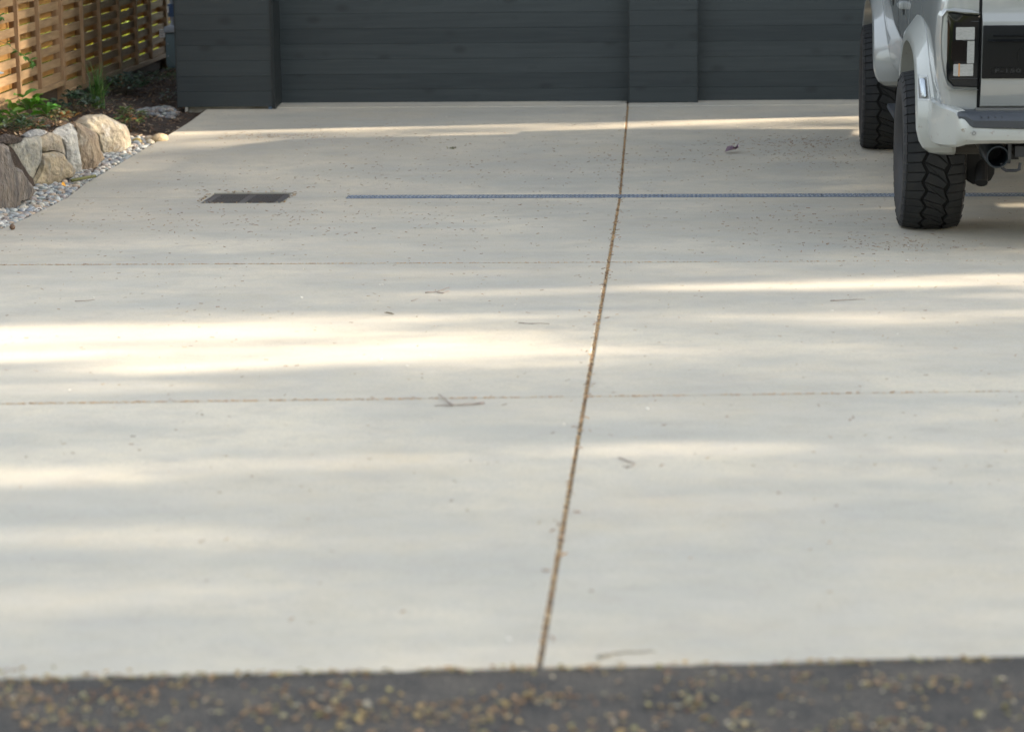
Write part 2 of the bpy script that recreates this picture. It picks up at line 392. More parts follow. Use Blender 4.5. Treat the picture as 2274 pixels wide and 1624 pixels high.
for j in range(ny):
    for i in range(nx):
        a = j*(nx+1)+i; fs.append((a, a+1, a+nx+2, a+nx+1))
b.add(vs, fs); tag(b.build('garden_bed', M['soil'], smooth=180), kind='structure')
sheet('yard', -60, -4.94, -10, 60, lambda x, y: .20, M['grass'])
sheet('verge', 7.45, 60, 5.6, 60, lambda x, y: .10, M['grass'])

ICO = bmesh.new(); bmesh.ops.create_icosphere(ICO, subdivisions=2, radius=1)
ICO_V = [v.co.copy() for v in ICO.verts]; ICO_F = [tuple(v.index for v in f.verts) for f in ICO.faces]
def pebble(b, c, r, col, rr, flat=.55):
    q = Matrix.Rotation(rr.uniform(0, 2*pi), 3, 'Z') @ Matrix.Rotation(rr.uniform(-.35, .35), 3, 'X')
    s = Vector((r*rr.uniform(.95, 1.45), r*rr.uniform(.8, 1.05), r*rr.uniform(flat, flat+.2)))
    k = rr.uniform(0, 50)
    b.add([q @ Vector((v.x*s.x, v.y*s.y, v.z*s.z))*(1+.13*noise.noise(v*1.1+Vector((k, 0, 0)))) + Vector(c) for v in ICO_V], ICO_F, col)
PC = [(.33,.34,.32),(.40,.40,.38),(.26,.28,.28),(.45,.46,.44),(.33,.36,.33),(.52,.47,.38),(.42,.33,.24),(.60,.58,.52),(.28,.24,.21),(.24,.26,.28),(.40,.41,.38),(.34,.30,.27)]
rr = random.Random(3); b = MB()
rockx = lambda y: -4.03+.23*sm(16.6, 18.3, y)
y = 13.0
while y < 18.12:
    x = leftx(y)-.012
    while x > rockx(y)-.10:
        r = rr.choice((.012,.015,.018,.022,.027)); px = x-r*1.05+rr.uniform(-.006,.006); py = y+rr.uniform(-.012,.012)
        pebble(b, (px, py, gz(py)-.022+rr.uniform(0,.022)+.015*sm(leftx(y), rockx(y), px)), r, rr.choice(PC), rr)
        x -= r*1.75
    y += .028
tag(b.build('pebbles', M['pebble'], smooth=180), 'grey river pebbles filling the strip between boulders and driveway', 'pebbles', kind='stuff')
b = MB()
for i in range(120):
    a = rr.uniform(0, 2*pi); d = sqrt(rr.random()); px = -3.95+.17*d*cos(a); py = 19.44+.24*d*sin(a)
    pebble(b, (px, py, bedz(px, py)+.004+.02*(1-d)), rr.choice((.016,.020,.026)), tuple(.62*q for q in rr.choice(PC)), rr)
tag(b.build('pebbles', M['pebble'], smooth=180), 'small heap of grey pebbles beside the corner of the garage wall', 'pebbles', kind='stuff')
# four tan cobbles ending the pebble strip
for i, (x, y, r, c, lab) in enumerate(((-3.655,17.98,.052,(.52,.40,.24),'large rounded tan cobble at the end of the pebble strip next to the concrete'),
        (-3.735,18.00,.040,(.50,.40,.27),'mid sized beige cobble between the large tan cobble and the mossy one'),
        (-3.80,17.86,.042,(.40,.31,.11),'ochre cobble lying against the foot of the big boulder'),
        (-3.70,17.86,.034,(.50,.44,.33),'pale flat cobble just in front of the beige one'))):
    b = MB(); pebble(b, (0, 0, 0), r, c, random.Random(i+5), .6); o = b.build('cobble', M['pebble'], smooth=180); o.location = (x, y, gz(y)+r*.45-.01)
    tag(o, lab, 'stone', 'tan cobbles at the end of the pebble strip')

def bits(b, n, fn, L=(.012,.03), Wd=(.002,.004), cols=None, rr=None, tilt=.25, curl=0):
    for _ in range(n):
        x, y, z = fn(rr)
        l = rr.uniform(*L)/2; w = rr.uniform(*Wd)/2; a = rr.uniform(0, pi); t = rr.uniform(-tilt, tilt)
        u_ = Vector((cos(a), sin(a), t))*l; v_ = Vector((-sin(a), cos(a), rr.uniform(-tilt, tilt)))*w; h = Vector((0, 0, min(.003, w)))
        c = Vector((x, y, z+abs(t)*l+.0012)); m = v_*rr.uniform(-1.5, 1.5)
        P = [c-u_-v_, c+m-v_, c+u_-v_, c+u_+v_, c+m+v_, c-u_+v_]
        b.add([p for p in P]+[p+h for p in P], [(6,7,10,11),(7,8,9,10),(0,1,7,6),(1,2,8,7),(2,3,9,8),(3,4,10,9),(4,5,11,10),(5,0,6,11)], rr.choice(cols))
NC = [(.26,.13,.06),(.26,.15,.07),(.22,.13,.08),(.32,.22,.12),(.16,.10,.06),(.28,.18,.11),(.36,.25,.15),(.17,.09,.05)]
# soil litter
rr = random.Random(21); b = MB()
def fsoil(r):
    while True:
        x = r.uniform(-4.7, -3.62); y = r.uniform(15, 23)
        if x < leftx(y)-.02 and (y > 18 or x < -4.2): return x, y, bedz(x, y)
bits(b, 2600, fsoil, (.012,.045), (.005,.014), [(.10,.06,.035),(.16,.09,.05),(.05,.035,.025),(.28,.17,.09),(.20,.14,.09),(.38,.30,.20),(.08,.05,.03)], rr, .5)
tag(b.build('bark_litter', M['chips']), 'brown bark chips and dead leaf bits on the soil', 'litter', kind='stuff')

# ------------------------------------------------------------------ needles, leaves and grit on the concrete
rr = random.Random(5); b = MB()
CL = [(-2.85,18.15,.5,.14,150),(-1.9,18.0,.8,.3,120),(1.0,17.75,.45,.20,330),(1.05,17.1,.5,.35,200),(.2,17.2,.8,.5,180),(-2.1,16.6,1.2,.6,140),(-2.6,15.85,.5,.2,60),
      (1.3,13.1,.45,.25,200),(.9,14.0,.9,.8,220),(-.8,16.6,1.2,.7,160),(-2.6,14.4,.8,.6,200),(-1.2,14.2,1.,.8,180)]
def fcl(c):
    def f(r):
        while True:
            x = r.gauss(c[0], c[2]*.6); y = r.gauss(c[1], c[3]*.7)
            if x > leftx(y)+.02 and x < 6 and abs(y-15.57) > .1 and y < 19.4: return x, y, gz(y)
    return f
for c in CL: bits(b, int(c[4]*.6), fcl(c), (.008,.026), (.0018,.0036), NC, rr)
def fall(r):
    while True:
        y = 5.6+13.8*r.random()**.62; x = r.uniform(-.28*y-.2, .25*y+.2)
        if x > leftx(y)+.02 and not (15.47 < y < 15.67): return x, y, gz(y)
bits(b, 1900, fall, (.005,.019), (.0013,.0028), NC, rr)
bits(b, 70, fall, (.006,.012), (.003,.006), [(.75,.73,.66),(.65,.60,.5)], rr)
# along the joints
def fj(r):
    y = 5.45+14.2*r.random(); return JF(y)+r.uniform(-.0045,.0045), y, gz(y)-.008+r.uniform(0,.005)
bits(b, 2400, fj, (.006,.013), (.002,.005), [(.46,.28,.13),(.40,.24,.11),(.22,.13,.07),(.54,.38,.21),(.14,.09,.06),(.46,.34,.17)], rr, .3)
def fj2(r):
    y = 5.45+14.1*r.random(); return JF(y)+r.gauss(0,.016), y, gz(y)
bits(b, 110, fj2, (.008,.026), (.002,.005), NC+[(.5,.3,.14)], rr, .3)
def fk(k, x0, x1):
    def f(r):
        x = x1-(x1-x0)*sqrt(r.random()); y = rows_l[k](x); return x, y+r.gauss(0,.0035), gz(y)-.001
    return f
bits(b, 520, fk('j2',-3.6,2), (.006,.018), (.002,.004), [(.46,.30,.16),(.40,.27,.15),(.32,.2,.12)], rr, .2)
bits(b, 800, fk('j3',-3.6,2), (.006,.018), (.002,.004), [(.48,.31,.16),(.42,.28,.15),(.34,.21,.12)], rr, .2)
def fgr(r):
    s = r.choice((0,1,2,3)); t = r.random()
    x, y = ((-2.875+.53*t, 15.235),(-2.875+.53*t, 15.765),(-2.885, 15.25+.5*t),(-2.335, 15.25+.5*t))[s]
    return x+r.gauss(0,.008), y+r.gauss(0,.005), gz(y)+.002
bits(b, 80, fgr, (.008,.022), (.003,.006), [(.42,.28,.14),(.50,.42,.26),(.2,.12,.06),(.12,.08,.05)], rr, .3)
tag(b.build('needle_litter', M['chips']), 'brown conifer needles and bits scattered over the pale concrete', 'litter', kind='stuff')
# leaf litter on the asphalt and along its edge
rr = random.Random(11); b = MB()
YC = [(.38,.26,.11),(.33,.24,.10),(.36,.29,.14),(.27,.24,.10),(.38,.24,.12),(.28,.18,.10),(.33,.30,.17),(.42,.37,.27)]
def leafcard(b, c, L_, W_, a, tilt, col, rr, cup=.25):
    q = Matrix.Translation(c) @ Matrix.Rotation(a, 4, 'Z') @ Matrix.Rotation(tilt[0], 4, 'X') @ Matrix.Rotation(tilt[1], 4, 'Y')
    h = W_*cup
    P = [(-L_/2,0,0),(-L_*.2,-W_/2,h),(L_*.2,-W_*.42,h),(L_/2,0,h*.3),(L_*.2,W_*.42,h),(-L_*.2,W_/2,h),(-L_*.2,0,0),(L_*.2,0,0)]
    b.add([q @ Vector(p) for p in P], [(0,1,6),(1,2,7,6),(2,3,7),(3,4,7),(4,5,6,7),(5,0,6)], col)
zroad = lambda y: .19+(.2125-.19)*y/5.4
for i in range(380):
    while True:
        y = rr.uniform(4.5, 5.35); x = rr.uniform(-1.75, 1.3)
        k = noise.noise(Vector((x*2.2, y*2.5, 4)))
        k += .55*math.exp(-((x+.28)/.35)**2)*(1.2 if y < 5.2 else .3) - (.25 if y > 5.15 else 0)
        if rr.random() < .25+1.3*k and y < fy(x)-.01: break
    s = rr.uniform(.008,.020)
    leafcard(b, (x, y, zroad(y)+.004), s*rr.uniform(1,1.7), s, rr.uniform(0, 2*pi), (rr.uniform(-.4,.4), rr.uniform(-.4,.4)), rr.choice(YC), rr)
for i in range(330):
    x = rr.uniform(-1.75, 1.2); y = fy(x)+rr.gauss(-.004, .010); s = rr.uniform(.006,.014)
    leafcard(b, (x, y, .216), s*1.5, s, rr.uniform(0, 2*pi), (rr.uniform(-.4,.4), rr.uniform(-.4,.4)), rr.choice(YC), rr)
def froad(r):
    while True:
        x, y = r.uniform(-1.75,1.3), r.uniform(4.5,5.36)
        k = noise.noise(Vector((x*3, y*4, 8)))+.5*noise.noise(Vector((x*9, y*9, 2)))
        if r.random() < .12+1.6*max(0, k): return x, y, zroad(y)+.001
bits(b, 1700, froad, (.004,.014), (.003,.007), YC+NC, rr, .3)
tag(b.build('leaf_litter', M['leafdry']), 'fallen yellow and tan leaves scattered on the dark asphalt', 'litter', kind='stuff')

# ------------------------------------------------------------------ drains
b = MB(); P = .0263
groot = []
def chan(x0):
    t = empty('trench_drain', (x0, 15.57, gz(15.57)))
    m = MB(); w = .997; zt = 0.003
    y0, y1 = -.068, .068
    for a, c in ((y0, -.030), (.030, y1)): m.box((0,a,-.006),(w,c,zt))
    n = int(w/P)
    for i in range(n+1):
        xa = max(0, i*P-.0065); xb = min(w, i*P+.0065)
        if xb-xa > .002: m.box((xa,-.030,-.005),(xb,.030,zt-.0004))
        xc = (i+.5)*P
        if xc+.007 < w:
            for ya, yb in ((-.044,-.028),(.026,.042)): m.box((xc-.0065,ya,zt-.001),(xc+.0065,yb,zt+.0022), (.60,.63,.66))
    m.build('grating', M['grating'], t)
    m = MB().box((0,-.0725,-.06),(w,-.0685,.0045)).box((0,.0685,-.06),(w,.0725,.0045)); m.build('channel_edge', M['steel'], t)
    return t
t0 = chan(0); t0.location.x = -1.975
tag(t0, 'leftmost steel trench drain section, ending on the open concrete left of the slab joint', 'drain', 'steel trench drain sections across the driveway')
TL = ['second steel trench drain section from the left, ending near the long brown slab joint','steel trench drain section that the long brown slab joint runs into',
      'fourth trench drain section from the left, on open concrete right of the joint','trench drain section hidden partly behind the rear tyre of the pickup',
      'trench drain section under the white pickup','trench drain section under the middle of the pickup']
for i in range(1, 7):
    c = t0.copy(); COL.objects.link(c); c.location.x = -1.975+i*1.0; c['label'] = TL[i-1]
    for ch in t0.children:
        d = ch.copy(); COL.objects.link(d); d.parent = c
gt = tag(empty('drain_grate', (-2.607, 15.5, 0)), 'square dark cast iron drain grate set in the concrete', 'grate')
gt.location.z = gz(15.5); gt.rotation_euler = (-.021*.6, 0, 0)
m = MB(); m.box((-.252,-.250,-.03),(.252,-.238,.002)).box((-.252,.238,-.03),(.252,.250,.002)).box((-.252,-.238,-.03),(-.242,.238,.002)).box((.242,-.238,-.03),(.252,.238,.002)); m.build('frame', M['iron'], gt)
m = MB().box((-.240,-.236,-.025),(-.205,.236,.0)).box((.205,-.236,-.025),(.240,.236,.0)).box((-.022,-.236,-.025),(.022,.236,.0))
for i in range(11):
    y = -.222+.0444*i
    for a, c in ((-.205,-.022),(.022,.205)): m.box((a,y-.010,-.024),(c,y+.010,-.001))
m.build('grid', M['iron'], gt)


# ------------------------------------------------------------------ boulders
ROCK = {
'a': [(-4.091, 14.84, 0.446), (-4.02, 14.92, 0.436), (-3.994, 14.949, 0.416), (-3.977, 14.968, 0.389), (-3.973, 14.973, 0.313), (-3.956, 14.992, 0.252), (-3.928, 15.024, 0.235), (-3.893, 15.064, 0.155), (-3.859, 15.102, 0.087), (-3.879, 15.08, 0.06), (-3.937, 15.014, 0.064), (-3.952, 14.997, 0.013), (-4.01, 14.931, 0.008), (-4.109, 14.819, -0.006)] ,
'b': [(-4.201, 15.825, 0.32), (-4.17, 15.86, 0.334), (-4.122, 15.914, 0.343), (-4.085, 15.957, 0.346), (-4.051, 15.995, 0.35), (-4.037, 16.011, 0.335), (-4.04, 16.008, 0.264), (-4.048, 15.999, 0.199), (-4.065, 15.979, 0.144), (-4.069, 15.975, 0.121), (-4.083, 15.958, 0.105), (-4.115, 15.922, 0.054), (-4.144, 15.889, 0.125), (-4.179, 15.849, 0.183), (-4.197, 15.829, 0.243)] ,
'c': [(-4.056, 16.101, 0.338), (-4.02, 16.142, 0.357), (-3.993, 16.173, 0.348), (-3.962, 16.207, 0.32), (-3.947, 16.225, 0.273), (-3.944, 16.229, 0.216), (-3.966, 16.204, 0.224), (-3.998, 16.167, 0.236), (-4.031, 16.13, 0.245), (-4.061, 16.096, 0.246), (-4.064, 16.092, 0.304)] ,
'd': [(-4.046, 16.018, 0.249), (-4.015, 16.053, 0.25), (-3.976, 16.097, 0.242), (-3.935, 16.144, 0.219), (-3.926, 16.155, 0.184), (-3.894, 16.191, 0.125), (-3.873, 16.214, 0.094), (-3.874, 16.213, 0.067), (-3.925, 16.155, 0.058), (-3.955, 16.122, 0.039), (-3.982, 16.091, 0.023), (-4.01, 16.059, 0.012), (-4.039, 16.026, -0.012), (-4.059, 16.003, -0.026), (-4.087, 15.971, -0.009), (-4.109, 15.947, 0.039), (-4.07, 15.991, 0.101), (-4.051, 16.012, 0.164)] ,
'e': [(-4.053, 16.419, 0.332), (-3.999, 16.481, 0.366), (-3.959, 16.526, 0.378), (-3.944, 16.543, 0.39), (-3.931, 16.558, 0.38), (-3.931, 16.559, 0.272), (-3.927, 16.562, 0.215), (-3.923, 16.568, 0.114), (-3.914, 16.577, 0.048), (-3.943, 16.544, 0.039), (-3.969, 16.515, 0.08), (-3.999, 16.481, 0.141), (-4.005, 16.474, 0.188), (-4.006, 16.473, 0.247), (-4.021, 16.455, 0.294)] ,
'f': [(-3.937, 16.605, 0.374), (-3.909, 16.636, 0.352), (-3.834, 16.721, 0.287), (-3.831, 16.725, 0.235), (-3.822, 16.735, 0.176), (-3.8, 16.76, 0.123), (-3.834, 16.721, 0.097), (-3.846, 16.708, 0.077), (-3.878, 16.671, 0.054), (-3.909, 16.636, 0.036), (-3.923, 16.621, 0.042), (-3.931, 16.611, 0.12), (-3.937, 16.604, 0.206), (-3.938, 16.603, 0.291)] ,
'g': [(-4.07, 17.166, 0.322), (-4.046, 17.192, 0.342), (-4.015, 17.228, 0.357), (-3.959, 17.291, 0.371), (-3.931, 17.323, 0.366), (-3.914, 17.342, 0.35), (-3.875, 17.387, 0.319), (-3.834, 17.433, 0.293), (-3.797, 17.475, 0.269), (-3.784, 17.491, 0.244), (-3.775, 17.501, 0.204), (-3.777, 17.498, 0.134), (-3.817, 17.453, 0.119), (-3.873, 17.389, 0.082), (-3.92, 17.335, 0.084), (-3.941, 17.312, 0.117), (-3.962, 17.289, 0.177), (-3.964, 17.286, 0.226), (-4.041, 17.198, 0.29)] ,
'h': [(-4.214, 16.207, 0.334), (-4.176, 16.25, 0.363), (-4.149, 16.281, 0.378), (-4.124, 16.309, 0.378), (-4.086, 16.352, 0.364), (-4.075, 16.365, 0.349), (-4.074, 16.365, 0.329), (-4.143, 16.287, 0.326)] ,
'i': [(-4.278, 15.702, 0.375), (-4.241, 15.745, 0.378), (-4.21, 15.78, 0.396), (-4.184, 15.81, 0.384), (-4.166, 15.829, 0.369), (-4.127, 15.873, 0.357), (-4.128, 15.872, 0.334), (-4.192, 15.8, 0.327), (-4.28, 15.7, 0.338)] ,
}
def rockmat(name, c1, c2, c3, st=(1,1,1)):
    m = mat(name, c1, .88, col2=c2, scale=9, stretch=st, mix=(.40,.60), detail=12, bump=1., bscale=30, bdist=.022)
    nt = m.node_tree; N = nt.nodes; L = nt.links; b = N['Principled BSDF']
    src = b.inputs['Base Color'].links[0].from_socket
    tc = N.new('ShaderNodeTexCoord'); mp = N.new('ShaderNodeMapping'); mp.inputs['Scale'].default_value = (5, 5, 2.2); mp.inputs['Rotation'].default_value = (.5,.3,.7)
    L.new(tc.outputs['Object'], mp.inputs[0])
    n = N.new('ShaderNodeTexNoise'); n.inputs['Scale'].default_value = 4; n.inputs['Detail'].default_value = 8; n.inputs['Roughness'].default_value = .7; n.inputs['Distortion'].default_value = .8
    L.new(mp.outputs[0], n.inputs['Vector'])
    mr = N.new('ShaderNodeMapRange'); mr.inputs['From Min'].default_value = .52; mr.inputs['From Max'].default_value = .66; mr.inputs['To Max'].default_value = .8; L.new(n.outputs['Fac'], mr.inputs['Value'])
    mx = N.new('ShaderNodeMix'); mx.data_type = 'RGBA'; mx.inputs['B'].default_value = (*c3, 1)
    L.new(mr.outputs[0], mx.inputs['Factor']); L.new(src, mx.inputs['A']); L.new(mx.outputs['Result'], b.inputs['Base Color'])
    return m
RM = {'a': rockmat('dark_boulder', (.17,.14,.11), (.10,.09,.08), (.27,.24,.20), (1.8,1.8,.7)),
      'b': rockmat('olive_boulder', (.33,.31,.24), (.19,.19,.17), (.40,.38,.31)),
      'c': rockmat('tan_boulder', (.32,.27,.19), (.21,.185,.145), (.38,.34,.27)),
      'd': rockmat('ochre_boulder', (.35,.285,.18), (.24,.195,.135), (.21,.215,.20)),
      'e': rockmat('pale_boulder', (.52,.50,.44), (.38,.37,.33), (.29,.27,.23)),
      'f': rockmat('brown_boulder', (.31,.24,.16), (.20,.155,.11), (.42,.36,.27), (1.6,1.6,.8)),
      'g': rockmat('beige_boulder', (.44,.38,.27), (.31,.265,.195), (.52,.50,.45)),
      'h': rockmat('grey_boulder', (.36,.36,.33), (.17,.18,.185), (.46,.45,.42)),
      'i': rockmat('earthy_boulder', (.07,.055,.045), (.05,.04,.035), (.12,.10,.085))}
RL = {'a': 'dark brown streaked boulder nearest the camera at the left edge', 'b': 'tall olive grey boulder tapering to a point beside the dark boulder',
      'c': 'small tan boulder resting on top of the ochre one', 'd': 'ochre boulder with a blue grey foot below the small tan one',
      'e': 'pale whitish grey slab boulder left of the brown slab', 'f': 'brown slab boulder leaning against the big beige boulder',
      'g': 'biggest beige boulder with a pale top at the far end of the edging', 'h': 'grey and white boulder half sunk in soil behind the front row',
      'i': 'low earthy dark boulder sunk in soil at the left edge'}
RD = {'a': .30, 'b': .24, 'c': .2, 'd': .2, 'e': .30, 'f': .22, 'g': .46, 'h': .12, 'i': .14}
for k, pts in ROCK.items():
    P = [Vector(p) for p in pts]; n = len(P); c = sum(P, Vector())/n; P = [c+(p-c)*1.10 for p in P]
    back = Vector((-.28, .96, 0)); fr = Vector((.60, -.80, .05))
    w = max((p-c).length for p in P); dz = Vector((0, 0, -.05))
    d = RD[k]
    # rings from the front outwards, the outline, then back into the bank
    rings = [[c+(p-c)*.38+fr*w*.20 for p in P], [c+(p-c)*.80+fr*w*.15 for p in P], [c+(p-c)*1.0 for p in P],
             [c+(p-c)*.99+back*d*.45-Vector((0,0,.008)) for p in P], [c+(p-c)*.86+back*d*.8-Vector((0,0,.03)) for p in P], [c+(p-c)*.45+back*d-Vector((0,0,.05)) for p in P]]
    b = MB(); b.loft(rings, True, True); o = b.build('boulder', RM[k])
    bm = bmesh.new(); bm.from_mesh(o.data); bmesh.ops.triangulate(bm, faces=bm.faces)
    bmesh.ops.subdivide_edges(bm, edges=[e for e in bm.edges if e.calc_length() > .03], cuts=2, use_grid_fill=True)
    bmesh.ops.triangulate(bm, faces=bm.faces)
    bmesh.ops.subdivide_edges(bm, edges=[e for e in bm.edges if e.calc_length() > .018], cuts=1)
    fr_ = random.Random(ord(k)*3)
    for _ in range(22):
        nn = Vector((fr_.uniform(-.3,1), fr_.uniform(-1,.3), fr_.uniform(-.5,1))).normalized()
        h_ = max((v.co-c).dot(nn) for v in bm.verts); lim = h_-w*fr_.uniform(.03,.11)
        for v in bm.verts:
            e_ = (v.co-c).dot(nn)-lim
            if e_ > 0: v.co -= nn*e_*.94
    bm.normal_update(); sd_ = {'a':1,'b':8,'c':3,'d':4,'e':5,'f':6,'g':7,'h':2,'i':9}[k]
    for v in bm.verts:
        q = v.co*6+Vector((sd_*3.1, 0, 0)); cell = noise.voronoi(q, distance_metric='DISTANCE')[0]
        s_ = .006*noise.fractal(v.co*8+Vector((sd_, 0, 0)), .9, 2.1, 5) + .012*(cell[1]-cell[0]-.25)
        s_ += .005*noise.fractal(Vector((v.co.x*40, v.co.y*40, v.co.z*14)), 1, 2, 3)
        v.co += v.normal*s_*(.8 if d < .2 else 1)
    bm.to_mesh(o.data); bm.free()
    for p in o.data.polygons: p.use_smooth = True
    o.data.set_sharp_from_angle(angle=radians(20))
    tag(o, RL[k], 'boulder', 'boulders edging the garden bed')
# filler stones to close the bank between the front boulders
fillmat = RM['b']
b = MB(); rr = random.Random(8)

# ------------------------------------------------------------------ cedar fence
fence = tag(empty('wooden_fence', (-4.7, 15, .3)), 'cedar fence of woven horizontal slats on posts behind the garden bed', 'fence')
FI = Matrix.Translation((4.7, -15, -.3))
posts = [13.1, 15.2, 17.25, 19.30, 21.40, 23.48, 25.5]
FT = 2.15
for i, y in enumerate(posts):
    MB().box((-4.745,y-.034,-.1),(-4.655,y+.034,FT+.03)).build('post', M['cedar_post'], fence, M=FI)
for i in range(len(posts)-1):
    ya, yb = posts[i]+.0345, posts[i+1]-.0345
    r0 = .412 if i < 3 else .335; sl = .010 if i >= 2 else 0
    if i == 2: r0 = .405
    def rise(y): return sl*(y-ya)
    def bar(b, x0, x1, z0, z1):
        b.loft([[(x0,ya,z0),(x1,ya,z0),(x1,ya,z1),(x0,ya,z1)], [(x0,yb,z0+rise(yb)),(x1,yb,z0+rise(yb)),(x1,yb,z1+rise(yb)),(x0,yb,z1+rise(yb))]])
    b = MB(); bar(b, -4.74, -4.655, r0, r0+.038); b.build('bottom_rail', M['cedar'], fence, M=FI)
    b = MB(); bar(b, -4.74, -4.655, FT-.04, FT); b.build('top_rail', M['cedar'], fence, M=FI)
    b = MB(); bar(b, -4.735, -4.715, -.05, r0-.0015); b.build('kickboard', M['kick'], fence, M=FI)
    f1, f2 = MB(), MB(); z = r0+.040; kf = 0
    while z+.062 < FT-.045:
        bar(f1, -4.694, -4.678, z, z+.060)
        if z+.1165 < FT-.045: bar(f2, -4.750, -4.734, z+.0545, z+.1145)
        z += .110; kf += 1
    f1.build('front_slats', M['cedar'], fence, M=FI); f2.build('rear_slats', M['cedar_backlit'], fence, M=FI)
    for t in ((1/3.1, 2/3.15)):
        yy = ya+(yb-ya)*t
        MB().box((-4.6775,yy-.019,r0+.0385+rise(yy)),(-4.650,yy+.019,FT-.0405)).build('batten', M['cedar_post'], fence, M=FI)
        MB().box((-4.7335,yy+.05,r0+.0385+rise(yy)),(-4.6945,yy+.09,FT-.0405)).build('batten', M['cedar_post'], fence, M=FI)
        MB().box((-4.778,yy-.25,r0+.0385),(-4.7505,yy-.21,FT-.0405)).build('batten', M['cedar_post'], fence, M=FI)

# ------------------------------------------------------------------ gas meter on the side of the garage
gm = tag(empty('gas_meter', (-3.95, 20.6, .3)), 'teal grey gas meter with white tag behind the garage corner', 'gas meter'); GI = Matrix.Translation((3.95, -20.6, -.3))
mteal = mat('meter_paint', (.10,.155,.17), .5); mgrey = mat('meter_cap', (.30,.34,.38), .45); mwhite = mat('tag_white', (.62,.62,.60), .6); mblue = mat('valve_blue', (.05,.10,.20), .4)
o = MB().prism([(-4.093,.50),(-4.08,.462),(-3.88,.462),(-3.865,.50),(-3.865,.735),(-3.875,.75),(-4.083,.75),(-4.093,.735)], 'y', 20.52, 20.66).build('meter_body', mteal, gm, M=GI); bevel(o, .006)
MB().tube([(-3.98,20.51,.56),(-3.98,20.665,.56)], .085, 20).build('bellows', mteal, o)
for zz in (.56,.66): MB().tube([(-4.072,20.512,zz),(-4.072,20.53,zz)], .006, 8).build('bolt', mgrey, o)
o = MB().prism([(-4.10,.752),(-3.86,.752),(-3.86,.79),(-4.06,.812),(-4.10,.80)], 'y', 20.50, 20.68).build('meter_cap', mgrey, gm, M=GI); bevel(o, .005)
lb = MB().box((-4.152,20.575,.712),(-4.105,20.579,.778)); o = lb.build('tag', mwhite, gm, M=GI)
lb = MB(); rr = random.Random(2); x = -4.147
for i in range(4): lb.box((-4.148,20.5742,.722+i*.014),(-4.11-rr.random()*.01,20.5747,.727+i*.014))
lb.build('print', M['trim'], o)
MB().tube([(-4.045,20.6,.80),(-4.045,20.6,1.25),(-3.83,20.6,1.32)], .016, 10).build('pipe', mgrey, gm, M=GI)
o = MB().tube([(-4.045,20.6,.88),(-4.045,20.6,.905),(-4.045,20.6,.93),(-4.045,20.6,.985)], .034, 12).build('valve', mblue, gm, M=GI)
MB().box((-4.075,20.555,.915),(-4.062,20.565,.965)).build('handle', mwhite, o)

# ------------------------------------------------------------------ plants
def blade(b, base, h, lean, ang, w, col, rr, n=6, droop=.5):
    d = Vector((cos(ang), sin(ang), 0)); s_ = Vector((-sin(ang), cos(ang), 0)); L_, Rr = [], []
    for i in range(n+1):
        t = i/n; p = Vector(base)+d*lean*t**1.7+Vector((0, 0, h*(t-droop*t**3*.6))); ww = w*(1-t**1.6)*.5+.0004
        L_.append(p-s_*ww); Rr.append(p+s_*ww+Vector((0,0,ww*.3)))
    b.add(L_+Rr, [(i, i+1, n+2+i, n+1+i) for i in range(n)], col)
def pleaf(b, c, d, L_, W_, col, rr, fold=.25):
    d = d.normalized(); s_ = d.cross(Vector((0,0,1))); s_ = s_.normalized() if s_.length > .01 else Vector((1,0,0)); n_ = s_.cross(d)
    s_ = (s_*cos(rr.uniform(-.5,.5)) + n_*rr.uniform(-.5,.5)).normalized(); n_ = s_.cross(d)
    c = Vector(c); mid = [c, c+d*L_*.33+n_*L_*.03, c+d*L_*.68+n_*L_*.02, c+d*L_-n_*L_*.08]
    e = [(.33,.46),(.68,.36)]; l = [c+d*L_*t+s_*W_*w_+n_*W_*fold for t, w_ in e]; r = [c+d*L_*t-s_*W_*w_+n_*W_*fold for t, w_ in e]
    c2 = tuple(x*rr.uniform(.8,1.2) for x in col)
    b.add(mid+l+r, [(0,1,4),(1,2,5,4),(2,3,5),(0,6,1),(1,6,7,2),(2,7,3)], c2)
def clump(name, label, x, y, r, h, n, L_, W_, cols, seed, cat='plant', group='low plants in the garden bed', up_=.35):
    rr = random.Random(seed); z0 = bedz(x, y); b = MB(); st = MB()
    for i in range(n):
        a = rr.uniform(0, 2*pi); d = r*sqrt(rr.random()); top = Vector((x+d*cos(a), y+d*sin(a), z0+h*(1-.5*(d/r)**2)*rr.uniform(.45,1)))
        if i % 3 == 0: st.tube([(x+.2*d*cos(a), y+.2*d*sin(a), z0-.01), tuple((Vector((x, y, z0))+top)/2+Vector((0,0,.01))), tuple(top)], .0016, 4)
        for k in range(rr.choice((2,3,3))):
            aa = rr.uniform(0, 2*pi); s_ = rr.uniform(.65,1.15)
            pleaf(b, top, Vector((cos(aa), sin(aa), rr.uniform(-.3, up_+.3))), L_*s_, W_*s_, rr.choice(cols), rr)
    root = tag(empty(name, (x, y, z0)), label, cat, group); I_ = Matrix.Translation((-x, -y, -z0))
    b.build('leaves', M['leaf'], root, M=I_); st.build('stems', M['stem'], root, M=I_)
    return root
M['stem'] = mat('stem', (.10,.09,.04), .7)
DG = [(.045,.09,.045),(.06,.11,.06),(.09,.14,.08),(.04,.07,.045),(.16,.21,.15)]
BG = [(.10,.24,.03),(.13,.30,.035),(.08,.20,.03)]
MG = [(.07,.14,.035),(.10,.18,.05),(.05,.10,.03),(.13,.17,.08)]
VG = [(.22,.25,.12),(.16,.20,.09),(.10,.16,.06),(.28,.27,.17),(.30,.13,.06),(.35,.22,.08)]
clump('leafy_plant', 'bright green broad leaved plant below the first fence panel', -4.50, 17.45, .18, .22, 20, .13, .066, BG, 1, up_=.5)
